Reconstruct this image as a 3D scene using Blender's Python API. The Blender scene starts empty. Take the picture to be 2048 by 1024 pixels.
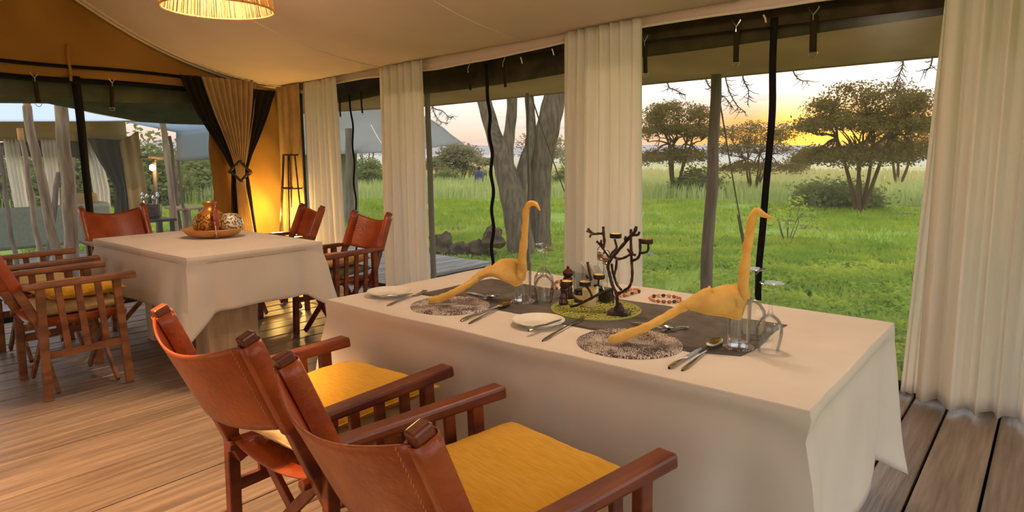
import bpy, bmesh, math, random
import numpy as np
from mathutils import Vector, Matrix, noise
from mathutils.geometry import delaunay_2d_cdt
random.seed(7); np.random.seed(7)
C = bpy.context.scene.collection
SC = bpy.context.scene
pi = math.pi
# ---------------------------------------------------------------- camera
FPX = 1345.0; EYE = 1.38
PITCH = math.atan((512-298)/FPX)
YAW = math.atan((2122-1024)*math.cos(PITCH)/FPX)
HD = Vector((-math.sin(YAW), math.cos(YAW), 0)); RT = Vector((math.cos(YAW), math.sin(YAW), 0))
FW = HD*math.cos(PITCH)+Vector((0, 0, -math.sin(PITCH))); UP = HD*math.sin(PITCH)+Vector((0, 0, math.cos(PITCH)))
cam_d = bpy.data.cameras.new('camera'); cam = bpy.data.objects.new('camera', cam_d); C.objects.link(cam)
cam.matrix_world = Matrix(((RT.x, UP.x, -FW.x, 0), (RT.y, UP.y, -FW.y, 0), (RT.z, UP.z, -FW.z, EYE), (0, 0, 0, 1)))
cam_d.sensor_width = 36; cam_d.lens = 36*FPX/2048; cam_d.clip_end = 9000; cam_d.clip_start = 0.05
SC.camera = cam
SC.cycles.transparent_max_bounces = 16; SC.cycles.max_bounces = 8; SC.cycles.diffuse_bounces = 4; SC.cycles.glossy_bounces = 3; SC.cycles.adaptive_threshold = 0.03
def ray(x, y): return FW+RT*((x-1024)/FPX)+UP*((512-y)/FPX)
EYEV = Vector((0, 0, EYE))
# a point of the photograph on a plane of the place: Y = const (window wall direction), X = const (end wall), Z = const
def atY(x, y, Y): r = ray(x, y); return EYEV+r*(Y/r.y)
def atX(x, y, X): r = ray(x, y); return EYEV+r*(X/r.x)
def atZ(x, y, Z): r = ray(x, y); return EYEV+r*((Z-EYE)/r.z)
# ---------------------------------------------------------------- world, sun, exposure
SC.view_settings.view_transform = 'Standard'; SC.view_settings.look = 'None'
SC.view_settings.exposure = 0.78; SC.view_settings.gamma = 1.0
SUNDIR = ray(1668, 262).normalized()
w = bpy.data.worlds.new('world'); SC.world = w; w.use_nodes = True
nt = w.node_tree; nt.nodes.clear()
def N(nt, t, **k):
    n = nt.nodes.new(t)
    for a, b in k.items():
        if a.startswith('i_'): n.inputs[a[2:].replace('_', ' ')].default_value = b
        else: setattr(n, a, b)
    return n
def srgb(r, g, b, a=1.0):
    f = lambda c: ((c/255+0.055)/1.055)**2.4 if c/255 > 0.04045 else c/255/12.92
    return (f(r), f(g), f(b), a)
tc = N(nt, 'ShaderNodeTexCoord'); sep = N(nt, 'ShaderNodeSeparateXYZ'); nt.links.new(tc.outputs['Generated'], sep.inputs[0])
rmp = N(nt, 'ShaderNodeValToRGB'); nt.links.new(sep.outputs['Z'], rmp.inputs[0])
e = rmp.color_ramp.elements; e[0].position = 0.0; e[0].color = (0.42, 0.34, 0.32, 1)
e[1].position = 1.0; e[1].color = (0.50, 0.60, 0.76, 1)
for p, c in ((0.010, (0.50, 0.34, 0.25, 1)), (0.04, (0.53, 0.44, 0.37, 1)), (0.085, (0.62, 0.58, 0.545, 1)), (0.16, (0.63, 0.63, 0.625, 1)), (0.4, (0.58, 0.62, 0.68, 1))):
    q = e.new(p); q.color = c
dot = N(nt, 'ShaderNodeVectorMath', operation='DOT_PRODUCT'); nt.links.new(tc.outputs['Generated'], dot.inputs[0]); dot.inputs[1].default_value = SUNDIR
def glow(a0, a1, pw):
    mr = N(nt, 'ShaderNodeMapRange'); nt.links.new(dot.outputs['Value'], mr.inputs[0])
    mr.inputs[1].default_value = math.cos(math.radians(a0)); mr.inputs[2].default_value = math.cos(math.radians(a1))
    pn = N(nt, 'ShaderNodeMath', operation='POWER'); nt.links.new(mr.outputs[0], pn.inputs[0]); pn.inputs[1].default_value = pw
    return pn
# orange band hugging the horizon around the sun
band = N(nt, 'ShaderNodeMapRange'); nt.links.new(sep.outputs['Z'], band.inputs[0]); band.inputs[1].default_value = 0.075; band.inputs[2].default_value = 0.035
g1 = glow(17, 0, 1.0); mm = N(nt, 'ShaderNodeMath', operation='MULTIPLY'); nt.links.new(g1.outputs[0], mm.inputs[0]); nt.links.new(band.outputs[0], mm.inputs[1])
mx = N(nt, 'ShaderNodeMixRGB'); nt.links.new(mm.outputs[0], mx.inputs[0]); nt.links.new(rmp.outputs[0], mx.inputs[1]); mx.inputs[2].default_value = (0.68, 0.26, 0.02, 1)
g2 = glow(7, 0, 2.0); mx2 = N(nt, 'ShaderNodeMixRGB', blend_type='ADD'); nt.links.new(g2.outputs[0], mx2.inputs[0]); nt.links.new(mx.outputs[0], mx2.inputs[1]); mx2.inputs[2].default_value = (0.6, 0.30, 0.05, 1)
# thin streaks of cloud low over the plain
mp = N(nt, 'ShaderNodeMapping'); mp.inputs['Scale'].default_value = (2.2, 2.2, 46); nt.links.new(tc.outputs['Generated'], mp.inputs[0])
cn = N(nt, 'ShaderNodeTexNoise'); cn.inputs['Scale'].default_value = 1.6; cn.inputs['Detail'].default_value = 4; nt.links.new(mp.outputs[0], cn.inputs[0])
cr = N(nt, 'ShaderNodeMapRange'); nt.links.new(cn.outputs[0], cr.inputs[0]); cr.inputs[1].default_value = 0.56; cr.inputs[2].default_value = 0.68
cb = N(nt, 'ShaderNodeMapRange'); nt.links.new(sep.outputs['Z'], cb.inputs[0]); cb.inputs[1].default_value = 0.12; cb.inputs[2].default_value = 0.03
cm = N(nt, 'ShaderNodeMath', operation='MULTIPLY'); nt.links.new(cr.outputs[0], cm.inputs[0]); nt.links.new(cb.outputs[0], cm.inputs[1])
cm2 = N(nt, 'ShaderNodeMath', operation='MULTIPLY'); nt.links.new(cm.outputs[0], cm2.inputs[0]); cm2.inputs[1].default_value = 0.7
mx3 = N(nt, 'ShaderNodeMixRGB'); nt.links.new(cm2.outputs[0], mx3.inputs[0]); nt.links.new(mx2.outputs[0], mx3.inputs[1]); mx3.inputs[2].default_value = (0.34, 0.31, 0.33, 1)
bg = N(nt, 'ShaderNodeBackground'); nt.links.new(mx3.outputs[0], bg.inputs[0]); bg.inputs[1].default_value = 1.3
out = N(nt, 'ShaderNodeOutputWorld'); nt.links.new(bg.outputs[0], out.inputs[0])
sd = bpy.data.lights.new('sun', 'SUN'); sd.energy = 0.9; sd.angle = math.radians(3); sd.color = (1, 0.72, 0.42)
so = bpy.data.objects.new('sun', sd); C.objects.link(so); so.rotation_euler = SUNDIR.to_track_quat('Z', 'Y').to_euler(); so.location = SUNDIR*60
# light of the pendant built below, then two unseen fill lamps added
PEND_FILL = [(-3.93, 2.13, 2.36, 22), (-1.2, 2.3, 2.42, 20), (1.1, 1.6, 2.2, 8)]
for i, (x, y, z, p) in enumerate(PEND_FILL):
    ld = bpy.data.lights.new('pendant_fill_light', 'POINT'); ld.energy = p; ld.color = (1, 0.78, 0.58); ld.shadow_soft_size = 0.12
    lo = bpy.data.objects.new('pendant_fill_light', ld); C.objects.link(lo); lo.location = (x, y, z)

# unseen downlight, cone shaped to pool warm light on the near left floor
ld = bpy.data.lights.new('downlight', 'SPOT'); ld.energy = 175; ld.color = (1, 0.58, 0.28); ld.spot_size = math.radians(88); ld.spot_blend = 0.25; ld.shadow_soft_size = 0.05
lo = bpy.data.objects.new('downlight', ld); C.objects.link(lo); lo.location = (-2.6, 0.4, 1.98)

# ---------------------------------------------------------------- materials
MATS = {}
def mat(name, col, rough=0.6, metal=0, spec=0.5, col2=None, scale=20, stretch=(1, 1, 1), detail=4, bump=0.0, bscale=None, trans=0.0, alpha=1.0,
        rnd=0.0, emit=None, es=0, sub=0, ramp=(0.35, 0.65), coat=0, glass=False, coords='Object', wave=None, sheen=0):
    m = bpy.data.materials.new(name); m.use_nodes = True; nt = m.node_tree; nt.nodes.clear(); L = nt.links.new
    o = N(nt, 'ShaderNodeOutputMaterial')
    if glass:
        fr = N(nt, 'ShaderNodeLayerWeight'); fr.inputs[0].default_value = 0.22
        t = N(nt, 'ShaderNodeBsdfTransparent'); t.inputs[0].default_value = col
        g = N(nt, 'ShaderNodeBsdfGlossy'); g.inputs['Roughness'].default_value = 0.02
        ml = N(nt, 'ShaderNodeMath', operation='MULTIPLY_ADD'); ml.inputs[1].default_value = 0.6; ml.inputs[2].default_value = 0.03; L(fr.outputs[0], ml.inputs[0])
        mxs = N(nt, 'ShaderNodeMixShader'); L(ml.outputs[0], mxs.inputs[0]); L(t.outputs[0], mxs.inputs[1]); L(g.outputs[0], mxs.inputs[2]); L(mxs.outputs[0], o.inputs[0])
        MATS[name] = m; return m
    b = N(nt, 'ShaderNodeBsdfPrincipled'); b.inputs['Roughness'].default_value = rough; b.inputs['Metallic'].default_value = metal
    b.inputs['Specular IOR Level'].default_value = spec; b.inputs['Coat Weight'].default_value = coat; b.inputs['Coat Roughness'].default_value = 0.15
    b.inputs['Sheen Weight'].default_value = sheen
    b.inputs['Base Color'].default_value = col
    tcn = N(nt, 'ShaderNodeTexCoord'); mpn = N(nt, 'ShaderNodeMapping'); mpn.inputs['Scale'].default_value = stretch
    src = tcn.outputs[coords]
    if rnd:
        oi = N(nt, 'ShaderNodeObjectInfo'); va = N(nt, 'ShaderNodeVectorMath', operation='MULTIPLY_ADD'); L(oi.outputs['Random'], va.inputs[0]); va.inputs[1].default_value = (37, 51, 23); L(src, va.inputs[2]); src = va.outputs[0]
    L(src, mpn.inputs[0])
    cs = None
    if col2 is not None:
        n = N(nt, 'ShaderNodeTexNoise'); n.inputs['Scale'].default_value = scale; n.inputs['Detail'].default_value = detail; L(mpn.outputs[0], n.inputs[0])
        r = N(nt, 'ShaderNodeMapRange'); r.inputs[1].default_value = ramp[0]; r.inputs[2].default_value = ramp[1]; L(n.outputs[0], r.inputs[0])
        x = N(nt, 'ShaderNodeMixRGB'); x.inputs[1].default_value = col; x.inputs[2].default_value = col2; L(r.outputs[0], x.inputs[0]); cs = x.outputs[0]
    if rnd:
        hs = N(nt, 'ShaderNodeHueSaturation'); mr = N(nt, 'ShaderNodeMapRange'); L(oi.outputs['Random'], mr.inputs[0]); mr.inputs[3].default_value = 1-rnd; mr.inputs[4].default_value = 1+rnd
        L(mr.outputs[0], hs.inputs['Value'])
        if cs: L(cs, hs.inputs['Color'])
        else: hs.inputs['Color'].default_value = col
        cs = hs.outputs[0]
    if cs: L(cs, b.inputs['Base Color'])
    if emit is not None:
        b.inputs['Emission Color'].default_value = emit; b.inputs['Emission Strength'].default_value = es
    if bump:
        n2 = N(nt, 'ShaderNodeTexNoise'); n2.inputs['Scale'].default_value = bscale or scale; n2.inputs['Detail'].default_value = 3; L(mpn.outputs[0], n2.inputs[0])
        bp = N(nt, 'ShaderNodeBump'); bp.inputs['Strength'].default_value = bump; bp.inputs['Distance'].default_value = 0.01; L(n2.outputs[0], bp.inputs['Height']); L(bp.outputs[0], b.inputs['Normal'])
    fin = b.outputs[0]
    if trans:
        tr = N(nt, 'ShaderNodeBsdfTranslucent'); tr.inputs[0].default_value = col
        if cs: L(cs, tr.inputs[0])
        xs = N(nt, 'ShaderNodeMixShader'); xs.inputs[0].default_value = trans; L(fin, xs.inputs[1]); L(tr.outputs[0], xs.inputs[2]); fin = xs.outputs[0]
    if alpha < 1:
        tp = N(nt, 'ShaderNodeBsdfTransparent'); xs = N(nt, 'ShaderNodeMixShader'); xs.inputs[0].default_value = alpha; L(tp.outputs[0], xs.inputs[1]); L(fin, xs.inputs[2]); fin = xs.outputs[0]
    L(fin, o.inputs[0]); MATS[name] = m; return m
S = srgb
mat('floor_wood', S(156, 136, 116), 0.40, col2=S(112, 94, 78), scale=4, stretch=(9, 0.5, 6), detail=9, bump=0.3, bscale=6, rnd=0.13, ramp=(0.3, 0.7))
mat('floor_dark', S(22, 16, 12), 0.9)
mat('deck_wood', S(168, 160, 152), 0.7, col2=S(112, 104, 98), scale=5, stretch=(6, 0.5, 6), detail=8, bump=0.4, rnd=0.14)
mat('canvas_cream', S(234, 214, 200), 0.9, col2=S(226, 205, 190), scale=1.5, bump=0.25, bscale=2.2, trans=0.08, spec=0.1)
mat('canvas_trim', S(222, 206, 184), 0.9, spec=0.1)
mat('canvas_tan', S(186, 140, 72), 0.9, col2=S(166, 122, 60), scale=1.4, bump=0.5, bscale=2.5, trans=0.2, spec=0.1)
mat('canvas_olive', S(190, 164, 124), 0.9, col2=S(176, 150, 112), scale=2, bump=0.3, bscale=3, trans=0.5, spec=0.1)
mat('canvas_moss', S(104, 106, 62), 0.9, col2=S(84, 88, 50), scale=5, trans=0.3, spec=0.1)
mat('canvas_dark', S(88, 74, 52), 0.95, col2=S(66, 58, 40), scale=6, trans=0.2, spec=0.1)
mat('binding_black', S(20, 18, 16), 0.8, spec=0.2)
mat('sheer', S(250, 245, 236), 0.9, trans=0.55, alpha=0.9, spec=0.05)
mat('drape_beige', S(205, 176, 128), 0.9, trans=0.25, spec=0.05, col2=S(190, 162, 116), scale=8)
mat('drape_dark', S(44, 38, 28), 0.9, trans=0.05, spec=0.1)
mat('leather', S(172, 80, 26), 0.36, col2=S(142, 54, 16), scale=7, detail=6, bump=0.25, bscale=60, coat=0.15, spec=0.5)
mat('stitch', S(206, 128, 72), 0.7)
mat('chair_wood', S(132, 62, 32), 0.34, col2=S(92, 36, 18), scale=5, stretch=(4, 1, 4), detail=6, bump=0.1, coat=0.2, rnd=0.12)
mat('chair_wood_pale', S(150, 96, 54), 0.5, col2=S(104, 60, 32), scale=5, stretch=(4, 1, 4), detail=6, bump=0.1, rnd=0.12)
mat('brass_end', S(120, 84, 44), 0.35, metal=0.2)
mat('cushion', S(226, 174, 56), 0.85, col2=S(214, 160, 46), scale=28, stretch=(0.6, 5, 1), bump=0.3, bscale=60, spec=0.1, sheen=0.1)
mat('cushion_grey', S(176, 166, 130), 0.85, col2=S(164, 154, 118), scale=12, bump=0.3, bscale=50, spec=0.1)
mat('cushion_tan', S(222, 176, 116), 0.85, col2=S(208, 160, 100), scale=12, bump=0.3, bscale=50, spec=0.1)
mat('cushion_cream', S(222, 196, 146), 0.85, col2=S(210, 182, 130), scale=12, bump=0.3, bscale=50, spec=0.1)
mat('cloth', S(232, 222, 208), 0.85, col2=S(224, 213, 198), scale=3, bump=0.3, bscale=5, spec=0.15, trans=0.06)
mat('runner', S(112, 106, 98), 0.9, col2=S(94, 88, 82), scale=14, bump=0.4, bscale=10, spec=0.1)
mat('beads', S(198, 184, 166), 0.55, col2=S(70, 44, 34), scale=170, ramp=(0.46, 0.54), detail=2, bump=0.6, bscale=170)
mat('coaster_beads', S(186, 178, 166), 0.55, col2=S(84, 60, 48), scale=220, ramp=(0.45, 0.55), bump=0.5)
mat('green_felt', S(188, 188, 92), 0.8)
mat('china', S(244, 238, 224), 0.12, coat=0.4)
mat('steel', S(205, 202, 196), 0.16, metal=1)
mat('spoon_gold', S(205, 176, 110), 0.22, metal=1)
mat('glass', (0.985, 0.99, 0.985, 1), glass=True)
mat('bottle_glass', (0.92, 0.96, 0.95, 1), glass=True)
mat('napkin', S(254, 226, 144), 0.85, col2=S(250, 214, 124), scale=30, trans=0.45, spec=0.1, bump=0.25, bscale=30)
mat('napkin_pale', S(238, 214, 168), 0.85, trans=0.3, spec=0.1)
mat('iron', S(84, 66, 54), 0.4, metal=0.5, col2=S(50, 38, 30), scale=30, bump=0.3)
mat('wax', S(244, 206, 120), 0.5)
mat('wax_red', S(170, 92, 60), 0.5)
mat('mill_wood', S(92, 34, 20), 0.2, coat=0.6, col2=S(66, 22, 14), scale=12)
mat('ivory', S(236, 214, 160), 0.5)
mat('black_sauce', S(26, 18, 14), 0.2)
mat('white_paper', S(240, 236, 228), 0.8, trans=0.2)
mat('bead_brown', S(168, 92, 52), 0.35); mat('bead_tan', S(214, 150, 92), 0.35); mat('bead_dark', S(70, 42, 30), 0.35)
mat('gold_metal', S(206, 150, 62), 0.35, metal=0.75, col2=S(120, 76, 28), scale=60, ramp=(0.48, 0.56), bump=0.8, bscale=60)
mat('gold_plain', S(214, 152, 74), 0.35, metal=0.6)
mat('silver_lace', S(236, 228, 204), 0.4, metal=0.5, col2=S(120, 96, 60), scale=70, ramp=(0.5, 0.56), bump=0.8)
mat('bowl_wood', S(214, 158, 84), 0.35, col2=S(190, 130, 62), scale=6, stretch=(1, 1, 5), coat=0.2)
mat('red_carving', S(150, 52, 26), 0.3, coat=0.4)
mat('straw', S(222, 186, 122), 0.8, col2=S(176, 136, 78), scale=60, stretch=(1, 1, 0.1), trans=0.4, emit=None)
mat('bulb', S(255, 220, 150), 0.5, emit=(1, 0.66, 0.3, 1), es=6)
mat('flame', S(255, 220, 150), 0.5, emit=(1, 0.62, 0.28, 1), es=9)
mat('pale_wood', S(214, 182, 142), 0.7, col2=S(190, 156, 118), scale=5, stretch=(4, 4, 0.6), bump=0.2)
mat('dark_wood', S(64, 52, 44), 0.7, col2=S(44, 36, 30), scale=6, stretch=(4, 4, 0.6))
mat('pole_wood', S(182, 156, 124), 0.8, col2=S(132, 108, 84), scale=8, stretch=(3, 3, 0.4), bump=0.6)
mat('pole_dark', S(128, 110, 92), 0.85, col2=S(96, 82, 68), scale=8, stretch=(3, 3, 0.4), bump=0.6)
mat('pole_grey', S(120, 110, 98), 0.85, spec=0.2)
mat('bark', S(126, 108, 86), 0.95, col2=S(90, 76, 60), scale=7, stretch=(3, 3, 0.5), detail=8, bump=1.0, bscale=9, spec=0.1)
mat('branch', S(104, 84, 62), 0.95, spec=0.1)
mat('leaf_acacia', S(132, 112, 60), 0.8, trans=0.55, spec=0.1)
mat('leaf_far', S(150, 142, 104), 0.8, trans=0.5, spec=0.1)  # leaf colour lightened to carry distance haze
mat('leaf_bush', S(136, 140, 84), 0.8, trans=0.5, spec=0.1)
mat('leaf_weed', S(190, 198, 70), 0.7, trans=0.5, spec=0.2, col2=S(140, 168, 50), scale=1.2)
mat('blade', S(206, 208, 134), 0.8, trans=0.5, spec=0.15, col2=S(180, 190, 112), scale=0.4)
mat('blade_dry', S(196, 186, 122), 0.8, trans=0.4, spec=0.1)
mat('stump', S(112, 90, 66), 0.95, col2=S(66, 54, 42), scale=9, bump=1, spec=0.1)
mat('stone', S(128, 122, 114), 0.9, col2=S(100, 96, 90), scale=9, bump=0.6)
mat('tent_roof_white', S(214, 222, 228), 0.9, spec=0.1)
mat('tent_grey', S(150, 146, 132), 0.9, trans=0.1, spec=0.1, col2=S(140, 136, 122), scale=0.8)
mat('tent_bluegrey', S(142, 156, 164), 0.9, trans=0.1, spec=0.1)
mat('tent_tan', S(196, 172, 124), 0.9, trans=0.25, spec=0.1, col2=S(182, 158, 112), scale=1.5, bump=0.3, bscale=3)
mat('tent_charcoal', S(86, 86, 82), 0.9, spec=0.1)
mat('sofa', S(150, 156, 140), 0.9, col2=S(138, 146, 130), scale=20, spec=0.1)
mat('shuka', S(60, 70, 104), 0.9); mat('skin', S(84, 54, 40), 0.6); mat('hair', S(24, 20, 18), 0.9)
mat('lantern_metal', S(150, 150, 150), 0.4, metal=0.7)
mat('hill', S(206, 198, 202), 1, spec=0)  # distance haze is put into this pale colour
mat('rope', S(96, 84, 70), 0.9)
mat('webbing', S(52, 44, 30), 0.9, spec=0.1)
def bead_mat(name, c1, c2, fr, fa):
    m = bpy.data.materials.new(name); m.use_nodes = True; nt = m.node_tree; nt.nodes.clear(); L = nt.links.new
    o = N(nt, 'ShaderNodeOutputMaterial'); b = N(nt, 'ShaderNodeBsdfPrincipled'); b.inputs['Roughness'].default_value = .5
    t = N(nt, 'ShaderNodeTexCoord'); sp = N(nt, 'ShaderNodeSeparateXYZ'); L(t.outputs['Object'], sp.inputs[0])
    ln = N(nt, 'ShaderNodeVectorMath', operation='LENGTH'); L(t.outputs['Object'], ln.inputs[0])
    at = N(nt, 'ShaderNodeMath', operation='ARCTAN2'); L(sp.outputs['Y'], at.inputs[0]); L(sp.outputs['X'], at.inputs[1])
    rr = N(nt, 'ShaderNodeMath', operation='MULTIPLY'); L(ln.outputs['Value'], rr.inputs[0]); rr.inputs[1].default_value = fr
    aa = N(nt, 'ShaderNodeMath', operation='MULTIPLY'); L(at.outputs[0], aa.inputs[0]); aa.inputs[1].default_value = fa
    cb = N(nt, 'ShaderNodeCombineXYZ'); L(rr.outputs[0], cb.inputs[0]); L(aa.outputs[0], cb.inputs[1])
    n = N(nt, 'ShaderNodeTexNoise'); n.inputs['Scale'].default_value = 1; n.inputs['Detail'].default_value = 3; L(cb.outputs[0], n.inputs[0])
    n2 = N(nt, 'ShaderNodeTexNoise'); n2.inputs['Scale'].default_value = 14; n2.inputs['Detail'].default_value = 2; L(t.outputs['Object'], n2.inputs[0])
    ad = N(nt, 'ShaderNodeMath', operation='MULTIPLY_ADD'); L(n2.outputs[0], ad.inputs[0]); ad.inputs[1].default_value = .5; L(n.outputs[0], ad.inputs[2])
    r = N(nt, 'ShaderNodeMapRange'); r.inputs[1].default_value = .69; r.inputs[2].default_value = .79; L(ad.outputs[0], r.inputs[0])
    x = N(nt, 'ShaderNodeMixRGB'); x.inputs[1].default_value = c1; x.inputs[2].default_value = c2; L(r.outputs[0], x.inputs[0]); L(x.outputs[0], b.inputs['Base Color'])
    bp = N(nt, 'ShaderNodeBump'); bp.inputs['Distance'].default_value = .003; bp.inputs['Strength'].default_value = .6; L(n.outputs[0], bp.inputs['Height']); L(bp.outputs[0], b.inputs['Normal'])
    L(b.outputs[0], o.inputs[0]); MATS[name] = m
bead_mat('beads', S(216, 204, 190), S(74, 48, 38), 260, 26); bead_mat('coaster_beads', S(206, 198, 188), S(90, 66, 54), 300, 14)
# window film: nearly clear soft sheet, faintly milky; stands in for outdoor haze too
def film():
    m = bpy.data.materials.new('window_film'); m.use_nodes = True; nt = m.node_tree; nt.nodes.clear(); L = nt.links.new
    o = N(nt, 'ShaderNodeOutputMaterial'); t = N(nt, 'ShaderNodeBsdfTransparent'); t.inputs[0].default_value = (0.985, 0.985, 0.98, 1)
    d = N(nt, 'ShaderNodeBsdfTranslucent'); d.inputs[0].default_value = (0.85, 0.83, 0.80, 1)
    g = N(nt, 'ShaderNodeBsdfGlossy'); g.inputs['Roughness'].default_value = 0.25; g.inputs[0].default_value = (0.8, 0.8, 0.8, 1)
    a = N(nt, 'ShaderNodeMixShader'); a.inputs[0].default_value = 0.15; L(d.outputs[0], a.inputs[1]); L(g.outputs[0], a.inputs[2])
    b = N(nt, 'ShaderNodeMixShader'); b.inputs[0].default_value = 0.07; L(t.outputs[0], b.inputs[1]); L(a.outputs[0], b.inputs[2]); L(b.outputs[0], o.inputs[0])
    MATS['film'] = m
film()
# ground: green lawn near, drier plain far away (real change of cover); paler in the distance
def ground_mat():
    m = bpy.data.materials.new('ground'); m.use_nodes = True; nt = m.node_tree; nt.nodes.clear(); L = nt.links.new
    o = N(nt, 'ShaderNodeOutputMaterial'); b = N(nt, 'ShaderNodeBsdfPrincipled'); b.inputs['Roughness'].default_value = 1; b.inputs['Specular IOR Level'].default_value = 0.05
    g = N(nt, 'ShaderNodeNewGeometry'); ln = N(nt, 'ShaderNodeVectorMath', operation='LENGTH'); L(g.outputs['Position'], ln.inputs[0])
    n1 = N(nt, 'ShaderNodeTexNoise'); n1.inputs['Scale'].default_value = 1.1; n1.inputs['Detail'].default_value = 6; L(g.outputs['Position'], n1.inputs[0])
    r1 = N(nt, 'ShaderNodeValToRGB'); L(n1.outputs[0], r1.inputs[0])
    el = r1.color_ramp.elements; el[0].position = 0.33; el[0].color = S(104, 92, 62); el[1].position = 0.62; el[1].color = S(150, 164, 70)
    q = el.new(0.42); q.color = S(134, 150, 62)
    n2 = N(nt, 'ShaderNodeTexNoise'); n2.inputs['Scale'].default_value = 0.03; n2.inputs['Detail'].default_value = 8; L(g.outputs['Position'], n2.inputs[0])
    r2 = N(nt, 'ShaderNodeValToRGB'); L(n2.outputs[0], r2.inputs[0]); el = r2.color_ramp.elements
    el[0].position = 0.4; el[0].color = S(172, 168, 112); el[1].position = 0.6; el[1].color = S(204, 190, 140)
    mr = N(nt, 'ShaderNodeMapRange'); L(ln.outputs['Value'], mr.inputs[0]); mr.inputs[1].default_value = 34; mr.inputs[2].default_value = 75
    x = N(nt, 'ShaderNodeMixRGB'); L(mr.outputs[0], x.inputs[0]); L(r1.outputs[0], x.inputs[1]); L(r2.outputs[0], x.inputs[2])
    mr2 = N(nt, 'ShaderNodeMapRange'); L(ln.outputs['Value'], mr2.inputs[0]); mr2.inputs[1].default_value = 300; mr2.inputs[2].default_value = 1800
    x2 = N(nt, 'ShaderNodeMixRGB'); L(mr2.outputs[0], x2.inputs[0]); L(x.outputs[0], x2.inputs[1]); x2.inputs[2].default_value = S(204, 192, 168)
    L(x2.outputs[0], b.inputs['Base Color']); L(b.outputs[0], o.inputs[0]); MATS['ground'] = m
ground_mat()

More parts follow.
